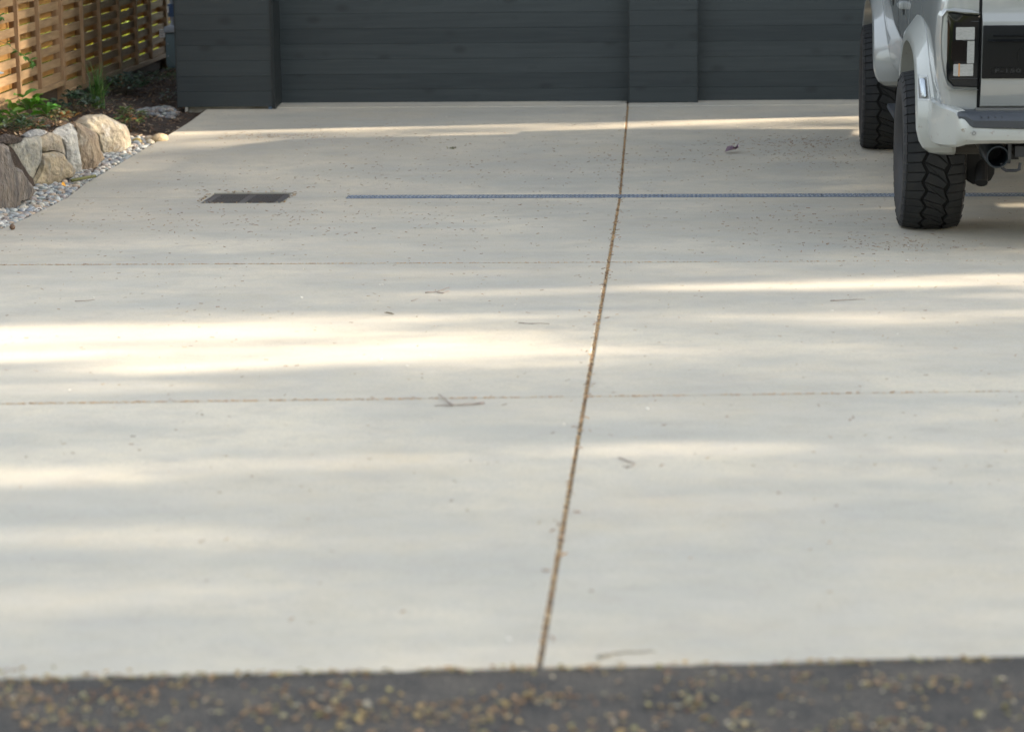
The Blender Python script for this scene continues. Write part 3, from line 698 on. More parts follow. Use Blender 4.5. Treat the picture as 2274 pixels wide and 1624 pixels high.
clump('leafy_plant', 'mid green bushy plant at the left edge behind the boulders', -4.62, 17.25, .20, .12, 36, .055, .026, MG, 2)
clump('ground_cover_plant', 'dark bluish green creeping plant in front of the bright one', -4.42, 17.0, .18, .12, 56, .06, .028, DG, 3)
clump('ground_cover_plant', 'yellowish variegated plant beside the nearest full fence post', -4.42, 17.95, .15, .15, 44, .065, .03, VG, 4)
clump('ground_cover_plant', 'dark green creeping plant at the foot of the post, right of the variegated one', -4.45, 18.75, .19, .17, 66, .06, .028, DG, 5)
clump('ground_cover_plant', 'dark green creeping plant under the second fence panel, left of the tall grass', -4.60, 19.75, .18, .12, 36, .055, .025, DG+MG[:1], 6)
clump('ground_cover_plant', 'dark green creeping plant right of the tall grass', -4.42, 20.4, .26, .17, 70, .065, .028, DG, 7)
clump('ground_cover_plant', 'dark green creeping plant farther back near the third fence post', -4.42, 21.3, .22, .12, 36, .055, .024, DG, 8)
clump('ground_cover_plant', 'green strappy plant against the back corner of the garage', -4.15, 21.2, .12, .16, 20, .09, .018, MG, 9, up_=.8)
clump('ground_cover_plant', 'pale green and orange plant behind the biggest boulder', -3.97, 18.45, .13, .19, 44, .065, .030, VG+MG, 10)
clump('ground_cover_plant', 'small grey green plant above the pebble heap', -4.00, 20.1, .07, .10, 16, .035, .018, [(.22,.26,.22),(.14,.18,.13)], 11)
clump('leafy_plant', 'green leafy plant cut off by the left edge of the photo', -4.50, 16.55, .11, .16, 16, .09, .04, MG, 12)
clump('ground_cover_plant', 'small orange and green plant behind the grey and white boulder', -4.30, 17.0, .06, .07, 9, .05, .022, VG, 13)
rr = random.Random(9); b = MB()
# tall grass
gx, gy = -4.40, 19.25; gz0 = bedz(gx, gy)
tg = tag(empty('ornamental_grass', (gx, gy, gz0)), 'tall tuft of green ornamental grass in front of the fence', 'grass'); TI = Matrix.Translation((-gx, -gy, -gz0))
for i in range(75):
    a = rr.uniform(0, 2*pi); ln = abs(rr.gauss(.10, .13)); blade(b, (gx+rr.gauss(0,.02), gy+rr.gauss(0,.03), gz0-.01), rr.uniform(.22,.56), ln, a, rr.uniform(.006,.011), rr.choice([(.06,.17,.03),(.09,.22,.04),(.05,.12,.03),(.14,.22,.06)]), rr)
for i in range(34):
    a = rr.uniform(0, 2*pi); blade(b, (gx+rr.gauss(0,.03), gy+rr.gauss(0,.03), gz0-.01), rr.uniform(.05,.20), rr.uniform(.08,.30), a, rr.uniform(.003,.006), rr.choice([(.30,.24,.12),(.22,.18,.10),(.10,.16,.05)]), rr, droop=1.2)
b.build('blades', M['leaf'], tg, M=TI)
b = MB()
for i in range(9):
    a = rr.uniform(0, 2*pi); blade(b, (gx, gy, gz0), rr.uniform(.42,.62), rr.uniform(.12,.30), a, .003, (.26,.23,.14), rr, n=9, droop=.9)
b.build('seed_stalks', M['leafdry'], tg, M=TI)
# arching shrub branch coming in from the left
sx, sy = -4.50, 15.55; sz = bedz(sx, sy)
sh = tag(empty('shrub', (sx, sy, sz)), 'thin arching shrub branch with round green leaves before the fence', 'shrub'); SI = Matrix.Translation((-sx, -sy, -sz))
st = MB(); lv = MB(); rr = random.Random(14)
for path in ([(sx,sy,sz),(-4.50,15.7,.85),(-4.44,16.1,1.02),(-4.36,16.45,.93),(-4.26,16.85,.76)], [(sx,sy,sz),(-4.53,15.75,.9),(-4.47,16.2,1.12),(-4.41,16.5,1.10)], [(sx,sy,sz),(-4.5,15.8,.6),(-4.42,16.2,.66)]):
    pp = [Vector(p) for p in path]; fine = []
    for i in range(len(pp)-1):
        for k in range(5): fine.append(pp[i].lerp(pp[i+1], k/5))
    fine.append(pp[-1]); st.tube(fine, .003, 5, r1=.0012)
    for i, p in enumerate(fine):
        if p.z < .6 or i < 7: continue
        dens = 4 if i > len(fine)-5 else (2 if i % 3 == 0 else 0)
        for k in range(dens):
            a = rr.uniform(0, 2*pi); pleaf(lv, p, Vector((cos(a), sin(a)*.6, rr.uniform(-.9,.5))), rr.uniform(.04,.062), rr.uniform(.028,.04), rr.choice([(.09,.22,.04),(.07,.17,.035),(.12,.26,.05)]), rr)
lv.build('leaves', M['leaf'], sh, M=SI); st.build('stems', M['stem'], sh, M=SI)
# flat capped path light at the very edge of the frame
pl = tag(empty('path_light', (-4.07, 14.75, .3)), 'flat metal cap of a garden path light at the left edge', 'path light'); PI_ = Matrix.Translation((4.07, -14.75, -.3))
capm = mat('light_cap', (.33,.37,.38), .45, metal=.3)
b = MB(); rings = []
for r_, z_ in ((.135,.858),(.137,.862),(.05,.882),(.012,.90)): rings.append([(-4.07+r_*cos(2*pi*k/28), 14.75+r_*sin(2*pi*k/28), z_) for k in range(28)])
b.loft(rings); b.build('cap', capm, pl, M=PI_)
MB().tube([(-4.07,14.75,.05),(-4.07,14.75,.857)], .012, 10).build('pole', M['trim'], pl, M=PI_)

# sunlit greenery beyond the fence
def bush(name, label, cx, cy, w, d, h, n, cols, seed, s=.09, z0=.2, group='bushes beyond the fence'):
    rr = random.Random(seed); b = MB(); t = MB()
    root = tag(empty(name, (cx, cy, z0)), label, 'bush', group); I_ = Matrix.Translation((-cx, -cy, -z0))
    for i in range(n):
        a = rr.uniform(0, 2*pi); e = rr.random()**.4
        zz = rr.random(); p = Vector((cx+w*e*cos(a)*(1-.4*zz*zz), cy+d*e*sin(a)*(1-.4*zz*zz), z0+.05+h*zz))
        if noise.noise(p*1.7+Vector((seed,0,0))) < -.18: continue
        dd = Vector((rr.uniform(-1,1), rr.uniform(-1,1), rr.uniform(-.6,1)))
        pleaf(b, p, dd, s*rr.uniform(.7,1.5), s*.6*rr.uniform(.7,1.4), rr.choice(cols), rr)
    for k in range(5): t.tube([(cx+rr.uniform(-.1,.1), cy, z0-.05), (cx+rr.uniform(-w,w)*.5, cy+rr.uniform(-d,d)*.5, z0+h*.8)], .02, 6, r1=.006)
    b.build('crown', M['leaf'], root, M=I_); t.build('trunk', M['bark'], root, M=I_)
YG = [(.28,.33,.008),(.36,.36,.01),(.18,.26,.008),(.42,.33,.015)]
bush('bush', 'low sunlit yellow bush close behind the far fence panels', -6.15, 26.4, .7, 1.6, 1.5, 2600, YG, 35, s=.05)
bush('bush', 'low yellow green bush close behind the middle fence panel', -5.75, 24.2, .5, 1.0, 1.3, 1800, YG, 36, s=.05)
bush('bush', 'sunlit yellow green bush glimpsed through the gaps of the near fence panel', -7.3, 24.2, 1.3, 2.2, 3.0, 2600, YG, 31)
bush('bush', 'sunlit yellow green bush glimpsed through the middle fence panel', -7.6, 29.5, 1.3, 2.0, 3.0, 2600, YG, 32)
bush('bush', 'sunlit yellow green bush glimpsed through the far fence panel', -8.3, 35.5, 1.5, 2.5, 3.2, 2600, YG, 33)
bush('bush', 'large sunlit bush far behind the fence', -10.5, 41, 2.6, 3, 4.2, 2600, YG, 34, s=.14)

# ------------------------------------------------------------------ twigs and small things lying on the concrete
M['twig'] = mat('twig', (.36,.30,.26), .9, col2=(.20,.16,.13), scale=30, bump=.4, bscale=80)
def twig(label, paths, r, seed, mm=None):
    rr = random.Random(seed); b = MB(); x0, y0 = paths[0][0]
    for path in paths:
        pp = [Vector((x, y, gz(y)+r*1.1)) for x, y in path]; fine = []
        for i in range(len(pp)-1):
            for k in range(4): fine.append(pp[i].lerp(pp[i+1], k/4)+Vector((rr.uniform(-1,1), rr.uniform(-1,1), rr.uniform(0,1)))*r*.8)
        fine.append(pp[-1]); b.tube(fine, r, 6, r1=r*.45)
    o = b.build('twig', mm or M['twig'], smooth=180, M=None)
    return tag(o, label, 'twig', 'twigs fallen on the driveway')
twig('thick forked twig just below the third cross joint, left of the slab joint', [[(-.615,8.565),(-.70,8.535),(-.79,8.52)], [(-.725,8.53),(-.76,8.63),(-.792,8.735)]], .0040, 1)
twig('thin forked twig in the bright streak above the big sun patch', [[(-1.084,11.31),(-1.03,11.34),(-.984,11.49)], [(-1.03,11.335),(-1.0,11.29),(-.972,11.37)]], .0030, 2)
twig('short thin twig left of the thin forked twig', [[(-1.12,11.05),(-1.098,11.12)]], .0022, 3)
twig('small curled twig right of the slab joint in the lower half', [[(-.125,7.66),(-.095,7.60),(-.075,7.57),(-.085,7.52),(-.112,7.53)]], .0026, 4)
twig('grey twig lying parallel to the asphalt edge at the bottom', [[(-.14,5.46),(-.10,5.492),(-.05,5.505),(-.005,5.512)], [(-.10,5.492),(-.135,5.45)]], .0030, 5, mat('grey_twig', (.22,.21,.17), .9))
twig('long thin brown twig in the streaks below the pickup', [[(.769,11.044),(.85,11.07),(.929,11.09)]], .0026, 6)
twig('short straight twig just above the bright slab joint streak', [[(-.597,10.41),(-.53,10.395),(-.464,10.392)]], .0022, 7)
twig('pale thin twig in the left part near the second cross joint', [[(-2.669,11.06),(-2.62,11.07),(-2.587,11.105)]], .0022, 8)
b = MB(); rr = random.Random(6)
for i in range(26):
    a = rr.uniform(0, 2*pi); blade(b, (-1.46+rr.gauss(0,.014), 17.53+rr.gauss(0,.012), gz(17.5)), rr.uniform(.008,.03), rr.uniform(.01,.045), a, .004, rr.choice([(.16,.18,.07),(.22,.20,.09),(.11,.12,.05)]), rr)
tag(b.build('moss_sprig', M['leaf']), 'small olive green moss sprig on the concrete before the left door', 'moss')
b = MB()
for k in range(3): leafcard(b, (.50+.022*k, 17.262+.01*k, gz(17.26)+.022+.004*k), .085, .045, .2+.9*k, (.5-.5*k,.35*k-.3), (.22,.15,.19), rr, cup=.5)
tag(b.build('crumpled_leaf', M['leafdry']), 'crumpled purple leaf on the concrete right of the slab joint', 'leaf')
b = MB(); leafcard(b, (-1.18,10.66,gz(10.66)+.005), .05, .018, .1, (.1,.2), (.10,.08,.05), rr); tag(b.build('fallen_leaf', M['leafdry']), 'narrow dark leaf near the bright patch left of centre', 'leaf')
b = MB(); pebble(b, (0,0,0), .017, (.14,.085,.05), random.Random(3), .9); o = b.build('nut', M['pebble'], smooth=180); o.location = (-3.69, 13.87, gz(13.87)+.016); tag(o, 'round brown nut on the concrete at the left edge', 'nut')
b = MB(); b.tube([(-3.86,16.05,gz(16)+.035),(-3.80,16.14,gz(16)+.04),(-3.75,16.26,gz(16.2)+.03)], .011, 7); o = b.build('mossy_stick', mat('moss', (.13,.14,.045), .95, col2=(.20,.18,.08), scale=60, bump=1, bscale=120), smooth=180); tag(o, 'short mossy green stick lying on the pebbles', 'stick')
b = MB(); leafcard(b, (-3.86,15.82,gz(15.8)+.045), .045, .035, .8, (.9,.4), (.62,.30,.03), rr); tag(b.build('fallen_leaf', M['leafdry']), 'small orange leaf on the pebbles at the foot of the ochre boulder', 'leaf')
# ------------------------------------------------------------------ pickup truck (local frame: x right, y forward, z up, origin under the rear axle)
ty, tp = radians(1.25), radians(.9)
tf = Vector((sin(ty)*cos(tp), cos(ty)*cos(tp), sin(tp))); tr_ = Vector((cos(ty), -sin(ty), 0)); tu = tr_.cross(tf)
TO = Vector((2.42, 13.9, .036))
TM = Matrix(((tr_.x, tf.x, tu.x, TO.x), (tr_.y, tf.y, tu.y, TO.y), (tr_.z, tf.z, tu.z, TO.z), (0, 0, 0, 1)))
truck = tag(empty('pickup_truck', mat=TM), 'lifted white pickup truck with chunky off road tyres parked before the right door', 'pickup truck')
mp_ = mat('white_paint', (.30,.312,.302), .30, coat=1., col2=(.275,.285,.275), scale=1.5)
mdirt = mat('dirty_white_paint', (.35,.36,.335), .38, coat=.6, col2=(.20,.16,.12), scale=26, mix=(.62,.70), detail=9)
mblk = mat('gloss_black', (.006,.007,.008), .08, spec=.45)
msat = mat('satin_black', (.006,.0065,.007), .35, spec=.22)
mpl = mat('black_plastic', (.022,.024,.027), .55, bump=.2, bscale=300)
mpad = mat('step_pad', (.040,.046,.054), .5)
mrub = mat('tyre_rubber', (.012,.013,.014), .78, col2=(.019,.019,.018), scale=9, bump=.25, bscale=160)
mside = mat('tyre_sidewall', (.016,.017,.018), .66, col2=(.026,.024,.022), scale=7)
mrim = mat('rim', (.05,.055,.06), .35, metal=.7)
mund = mat('underbody', (.012,.012,.012), .8)
mexh = mat('exhaust_metal', (.13,.12,.105), .45, metal=.7, col2=(.20,.15,.10), scale=12)
mtip = mat('exhaust_tip', (.035,.045,.055), .35, metal=.8)
mglass = mat('dark_glass', (.01,.012,.014), .05, coat=1.)
mlens = mat('clear_lens', (.36,.365,.35), .25, coat=1., col2=(.26,.27,.26), scale=60, stretch=(1,1,6), bump=.4, bscale=120)
mred = mat('smoked_red_lens', (.004,.0025,.002), .10, spec=.5)
mamber = mat('amber_glint', (.45,.22,.08), .3, coat=.5)
mlampin = mat('lamp_reflector', (.30,.33,.36), .25, metal=.5, coat=.6)
mdark = mat('panel_gap', (.004,.005,.006), .7)
mshad = mat('liner', (.045,.040,.032), .85)

# side profile of the body: half width as a function of height
PZ = [(.60,.885),(.63,.915),(.70,.940),(.77,.950),(.81,.945),(.835,.948),(.88,.962),(.98,.976),(1.10,.981),(1.20,.978),(1.30,.968),(1.38,.952),(1.425,.925)]
def ring(y, inset=0., pz=PZ, wmul=1., dz=0.):
    rgt = [(w*wmul-inset, y, z+dz) for z, w in pz]
    return rgt + [(-x, yy, z) for x, yy, z in rgt[::-1]]
def solid(rings, name, m, parent, smooth=40):
    return MB().loft(rings).build(name, m, parent, smooth=smooth)
# pickup bed with rounded rear corners
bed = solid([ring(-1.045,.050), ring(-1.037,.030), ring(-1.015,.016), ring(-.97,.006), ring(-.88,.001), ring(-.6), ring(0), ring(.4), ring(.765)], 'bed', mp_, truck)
def cyl(x0, x1, y, z, r, n=40, parent=None):
    o = MB().tube([(x0,y,z),(x1,y,z)], r, n).build('cut', mshad, parent); return o
def archcut(y, parent=truck):
    # wheel opening: flattened trapezoid arch
    pts = [(-.60,.40),(-.585,.62),(-.53,.80),(-.42,.93),(-.24,1.005),(0,1.02),(.24,1.0),(.42,.91),(.54,.77),(.60,.58),(.60,.40)]
    return [MB().prism([(y+a, z) for a, z in pts], 'x', x0, x1).build('cut', mshad, parent) for x0, x1 in ((-1.2,-.58),(.58,1.2))]
c1 = MB().box((-.768,-1.2,.715),(.768,-.95,1.6)).build('cut', mshad, truck)
c2_ = MB().box((-.84,-.95,.86),(.84,.70,1.6)).build('cut', mshad, truck)
cut(bed, [c1, c2_]+archcut(0))
# cab and front body
def lower(y, w=1., top=1.425, ins=0): return ring(y, ins, [(z if z < 1.3 else 1.3+(z-1.3)*(top-1.3)/.125, x*w) for z, x in PZ])
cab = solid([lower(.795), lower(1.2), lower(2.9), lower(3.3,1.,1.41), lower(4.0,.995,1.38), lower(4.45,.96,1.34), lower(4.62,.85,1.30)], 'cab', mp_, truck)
c3 = MB().prism([(4.5,.5),(4.8,.5),(4.8,.72),(4.6,.70)], 'x', -1, 1).build('cut', mshad, truck)
cut(cab, archcut(3.64)+[c3])
gh = [(.84,1.42,.915),(.90,1.90,.77),(1.1,1.965,.74),(2.2,1.965,.735),(2.55,1.90,.74),(3.35,1.425,.86)]
r_ = []
for y, z, w in gh: r_.append([(w,y,z),(-w,y,z),(-.925 if y < 3 else -.88, min(max(y,.83),3.36), 1.415),(.925 if y < 3 else .88, min(max(y,.83),3.36), 1.415)])
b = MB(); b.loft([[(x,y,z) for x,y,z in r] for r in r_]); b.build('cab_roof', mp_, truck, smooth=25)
for s in (-1, 1):
    b = MB().loft([[(s*.922,.98,1.45),(s*.80,1.02,1.86)],[(s*.922,1.75,1.45),(s*.79,1.75,1.90)],[(s*.922,2.45,1.45),(s*.80,2.42,1.87)],[(s*.90,3.05,1.45),(s*.895,3.05,1.46)]], closed=False, caps=False)
    b.loft([[(s*.914,.98,1.45),(s*.79,1.02,1.86)],[(s*.914,3.05,1.45),(s*.89,3.05,1.46)]], closed=False, caps=False)
    b.build('window', mglass, truck)
b = MB().box((-.66,.80,1.50),(.66,.835,1.84), M=Matrix.Identity(4)); b.build('rear_window', mglass, truck)
MB().prism([(2.60,1.90),(3.36,1.44),(3.375,1.45),(2.62,1.915)], 'x', -.72, .72).build('windshield', mglass, truck)
MB().box((-.72,4.565,.80),(.72,4.64,1.20)).build('grille', mblk, truck)
for s in (-1,1): MB().box((min(s*.73,s*.90),4.45,.98),(max(s*.73,s*.90),4.60,1.20)).build('headlight', mlens, truck)
o = MB().box((-.93,4.42,.60),(.93,4.74,.80)).build('front_bumper', mblk, truck); bevel(o, .03)
# dark gaps between doors, cab and bed on each side (thin recessed strips following the profile)
def seam(name, s, ys, m=mdark, w=.004, z0=.60, z1=1.44, lift=.0012, kink=None):
    pts = [(z, x) for z, x in PZ if z0 <= z <= z1]; b = MB(); A, B_ = [], []
    for z, x in pts:
        y = ys + (kink(z) if kink else 0); A.append((s*(x+lift), y-w, z)); B_.append((s*(x+lift), y+w, z))
    b.loft([A, B_], closed=False, caps=False); return b.build(name, m, truck)
for s in (-1, 1):
    kk = lambda z: -.22*max(0, (.95-z)) if z > .80 else -.033+.9*(.80-z)
    seam('door_seam', s, 1.62, kink=kk); seam('door_seam', s, 2.78, kink=kk); seam('door_seam', s, .93, kink=lambda z: .25*max(0,1.0-z), z0=.85)
    seam('door_edge', s, 1.612, m=mp_, w=.002, lift=.003, kink=kk)
    for yh in (.93+.18, 1.62+.38):
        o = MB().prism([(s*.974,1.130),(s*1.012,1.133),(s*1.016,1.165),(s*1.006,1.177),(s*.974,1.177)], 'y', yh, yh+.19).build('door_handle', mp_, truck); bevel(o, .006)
        MB().tube([(s*.985,yh+.03,1.095),(s*.985,yh+.03,1.133)], .005, 8).build('handle_key', mrim, o)
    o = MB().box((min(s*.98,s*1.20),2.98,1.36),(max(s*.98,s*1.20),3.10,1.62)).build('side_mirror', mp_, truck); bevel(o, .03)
    # running board
    MB().prism([(s*.80,.36),(s*.945,.345),(s*.955,.365),(s*.95,.385),(s*.80,.40)], 'y', .72, 2.86).build('running_board', mpad, truck)
    for yb in (.95,1.8,2.65): MB().box((min(s*.66,s*.82),yb-.03,.37),(max(s*.66,s*.82),yb+.03,.60)).build('bracket', mund, truck)

# tailgate
tgp = [(-1.010,1.425),(-1.030,1.428),(-1.043,1.41),(-1.047,1.30),(-1.050,1.262),(-1.056,1.246),(-1.080,1.222),(-1.083,1.212),(-1.083,.905),(-1.080,.890),(-1.062,.815),(-1.055,.785),(-1.040,.776),(-1.01,.776)]
tgt = MB().loft([[(x, y, z) for y, z in tgp] for x in (-.752,-.749,.749,.752)]).build('tailgate', mp_, truck, smooth=30)
MB().tube([(-.63,-1.0435,1.395),(-.63,-1.052,1.395)], .004, 8).build('bolt', mblk, tgt)
ap = MB().prism([(-.7505,.928),(.7505,.928),(.7505,1.197),(-.7505,1.197)], 'y', -1.094, -1.0835).build('applique_panel', msat, tgt)
bevel(ap, .003)
MB().prism([(-1.0945,1.140),(-1.100,1.143),(-1.100,1.147),(-1.0945,1.150)], 'x', -.70, .70).build('ridge', mblk, ap)
MB().prism([(-1.0945,1.112),(-1.106,1.115),(-1.106,1.120),(-1.0945,1.126)], 'x', -.725, .725).build('ridge', mblk, ap)
MB().prism([(-.572,1.060),(-.560,1.078),(-.535,1.088),(.535,1.088),(.560,1.078),(.572,1.060),(.572,1.020),(.560,1.008),(-.560,1.008),(-.572,1.020)], 'y', -1.101, -1.0945).build('badge', msat, ap)
# recess outline and raised lettering
def rrect(x0, x1, z0, z1, r, n=5):
    P = []
    for cx, cz, a0 in ((x1-r,z1-r,0),(x0+r,z1-r,90),(x0+r,z0+r,180),(x1-r,z0+r,270)):
        for k in range(n+1): a = radians(a0+90*k/n); P.append((cx+r*cos(a), cz+r*sin(a)))
    return P
o_ = rrect(-.708,-.533,.950,.984,.014); i_ = rrect(-.704,-.537,.954,.980,.011)
b = MB(); b.loft([[(x,-1.0942,z) for x,z in o_],[(x,-1.0965,z) for x,z in o_],[(x,-1.0965,z) for x,z in i_],[(x,-1.0942,z) for x,z in i_]], closed=True, caps=False); b.build('badge_frame', msat, ap)
def text(body, size, ext, m, parent, loc, rot, name='lettering', sx=1.):
    cu = bpy.data.curves.new(name, 'FONT'); cu.body = body; cu.size = size; cu.extrude = ext; cu.align_x = 'CENTER'; cu.align_y = 'CENTER'; cu.space_character = 1.12; cu.offset = size*.012
    t = bpy.data.objects.new(name, cu); COL.objects.link(t); bpy.context.view_layer.update()
    me = bpy.data.meshes.new_from_object(t.evaluated_get(bpy.context.evaluated_depsgraph_get())); bpy.data.objects.remove(t)
    me.materials.clear(); me.materials.append(m); o = bpy.data.objects.new(name, me); COL.objects.link(o); o.parent = parent
    o.matrix_local = Matrix.Translation(loc) @ Matrix.Rotation(rot[0], 4, 'X') @ Matrix.Diagonal((sx,1,1,1)); return o
text('F-150', .027, .0012, mat('badge_black', (.020,.022,.024), .35), ap, (-.620,-1.0955,.967), (pi/2,), sx=1.95)

# tail lights
def taillight(s):
    tl = empty('tail_light'); tl.parent = truck
    tl['label'] = 'black tail light with clear lens blocks'
    out = [(-.763,1.250),(-.840,1.254),(-.885,1.262),(-.918,1.268),(-.912,1.252),(-.926,1.240),(-.931,1.19),(-.931,1.12),(-.927,1.04),(-.918,.97),(-.905,.915),(-.890,.884),(-.763,.878)]
    out = [(x-.016 if x < -.9 else x, z) for x, z in out]
    def off(p, k): cx, cz = -.85, 1.065; return (cx+(p[0]-cx)*k, cz+(p[1]-cz)*(1-(1-k)*.45))
    def yy(x, base): return base + 1.15*max(0, (-.905-x))
    rings = []
    for k, base in ((1., -.99), (1., -1.052), (.975, -1.064), (.90, -1.070), (.5, -1.071)):
        rings.append([(s*-q[0]*-1 if s > 0 else q[0], yy(q[0], base), q[1]) for q in (off(p, k) for p in out)])
    rings = [[(abs(x)*s, y, z) for x, y, z in r] for r in rings]
    MB().loft(rings).build('housing', mblk, tl, smooth=30)
    def blk(name, x0, x1, z0, z1, m, y=-1.078, th=.010, r=.004):
        P = rrect(x0, x1, z0, z1, r, 3); f_ = lambda x: y + 1.15*max(0, (-.905-x))
        b = MB(); b.loft([[(abs(x)*s, f_(x)+th, z) for x, z in P], [(abs(x)*s, f_(x), z) for x, z in P]]); return b.build(name, m, tl)
    blk('lens', -.885, -.790, 1.124, 1.188, mlens); blk('lens', -.826, -.790, 1.004, 1.119, mlens); blk('lens', -.893, -.793, .940, 1.001, mlens)
    blk('red_lens', -.905, -.832, 1.016, 1.117, mred, y=-1.0795, r=.010)
    blk('glint_strip', -.868, -.861, .938, 1.004, mamber, y=-1.0785, r=.001)  # thin strip with an amber glint painted in as base colour
    blk('divider', -.931, -.770, 1.2145, 1.2185, mpl, y=-1.0765); blk('divider', -.85, -.790, 1.119, 1.123, mpl, y=-1.081, r=.001)
    blk('divider', -.90, -.770, .925, .929, mpl, y=-1.0765, r=.001)
    # raised body flange round the lamp
    fl = [(-.800,1.272),(-.880,1.284),(-.935,1.284),(-.958,1.24),(-.964,1.13),(-.958,1.03),(-.944,.94),(-.922,.88),(-.895,.862),(-.763,.862)]
    inn = [(-.763,1.258),(-.85,1.264),(-.917,1.272),(-.936,1.24),(-.9405,1.13),(-.936,1.03),(-.924,.95),(-.906,.895),(-.888,.874),(-.763,.868)]
    fl = [(x-.016 if x < -.87 else x, z) for x, z in fl]; inn = [(x-.016 if x < -.9 else x, z) for x, z in inn]
    fy_ = lambda x: 1.15*max(0, (-.918-x))
    A = [(abs(x)*s, -1.044+fy_(x)*1.0, z) for x, z in fl]; B_ = [(abs(x*.5+u*.5)*s, -1.070+fy_(x*.5+u*.5), z*.4+v*.6) for (x, z), (u, v) in zip(fl, inn)]
    C_ = [(abs(x)*s, -1.080+fy_(x), z) for x, z in inn]; D_ = [(abs(x)*s, -1.02+fy_(x), z) for x, z in inn]
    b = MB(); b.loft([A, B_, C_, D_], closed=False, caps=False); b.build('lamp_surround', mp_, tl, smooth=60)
    return tl
taillight(-1); taillight(1)
# tailgate gap filler (dark) and lower sill bar
MB().box((-.7675,-1.035,.73),(-.7535,-.96,1.42)).box((.7535,-1.035,.73),(.7675,-.96,1.42)).build('tailgate_gap', mdark, truck)
MB().box((-.89,-1.03,.735),(.89,-.96,.7745)).build('sill', mund, truck)
MB().box((-.775,-1.10,.745),(.775,-1.03,.7745)).build('sill', mat('sill_grey', (.14,.14,.13), .6), truck)

# rear bumper: painted bar with wrapped corner pieces, pad on top, sensor
def bumper():
    path = [(-.983,-.66,.790,.560,0),(-.986,-.78,.798,.562,0),(-.978,-.92,.795,.566,0),(-.955,-1.03,.787,.572,0),(-.915,-1.115,.778,.580,0),(-.888,-1.150,.770,.584,0),
            (-.880,-1.163,.755,.588,.006),(-.845,-1.195,.740,.600,.012),(-.78,-1.215,.700,.606,.012),(-.68,-1.225,.695,.609,.010),(-.4,-1.235,.695,.609,.008),(0,-1.24,.695,.60,.008)]
    full = path + [(-x, y, a, c, e) for x, y, a, c, e in path[-2::-1]]
    rings = []
    for i, (x, y, zt, zb, e) in enumerate(full):
        a = Vector(full[max(i-1,0)][:2]); c = Vector(full[min(i+1,len(full)-1)][:2]); t = (c-a).normalized(); n = Vector((t.y, -t.x))
        q = Vector((x, y)); R_ = lambda o_, z: ((q-n*o_).x, (q-n*o_).y, z); h = zt-zb
        rings.append([R_(.07,zt-.002), R_(.016,zt), R_(.004-e*.3,zt-.010), R_(-e,zb+h*.55), R_(-e*.6+.002,zb+h*.22), R_(.012,zb+.012), R_(.030,zb), R_(.07,zb+.004)])
    return MB().loft(rings).build('rear_bumper', mdirt, truck, smooth=35)
bp_ = bumper()
# step pad: dark, angled end, ribbed top edge
pts = [(-.884,-1.13),(-.870,-1.175),(-.835,-1.20),(-.80,-1.222),(-.5,-1.248),(0,-1.252)]
pts = pts + [(-x, y) for x, y in pts[-2::-1]]
zb_ = [.742,.724,.712,.692,.690,.690]; zb_ = zb_+zb_[-2::-1]
rings = [[(x, -1.02, .7435), (x, -1.02, .766), (x, y+.045, .766), (x, y+.012, .760 if abs(x) > .81 else .742), (x, y, .745 if abs(x) > .81 else .728), (x, y+.004, zb), (x, y+.05, zb+.002)] for (x, y), zb in zip(pts, zb_)]
pad = MB().loft(rings).build('step_pad', mpad, bp_, smooth=25)
b = MB()
for i in range(46):
    x = -.76+i*.034
    b.prism([(x,-1.222),(x+.004,-1.222),(x-.012,-1.165),(x-.016,-1.165)], 'z', .742, .7465)
b.build('grip_ribs', mpl, pad)
for sx_ in (-.796, -.30, .30, .796):
    y_ = -1.2250 if abs(sx_) > .7 else -1.246
    o = MB().tube([(sx_,y_+.012,.664),(sx_,y_-.0015,.664)], .0135, 20).build('parking_sensor', mp_, bp_)
    MB().tube([(sx_,y_-.0017,.664),(sx_,y_-.0022,.664)], .0085, 20).build('ring', mpl, o); MB().tube([(sx_,y_-.0023,.664),(sx_,y_-.0035,.664)], .0065, 20).build('face', mp_, o)

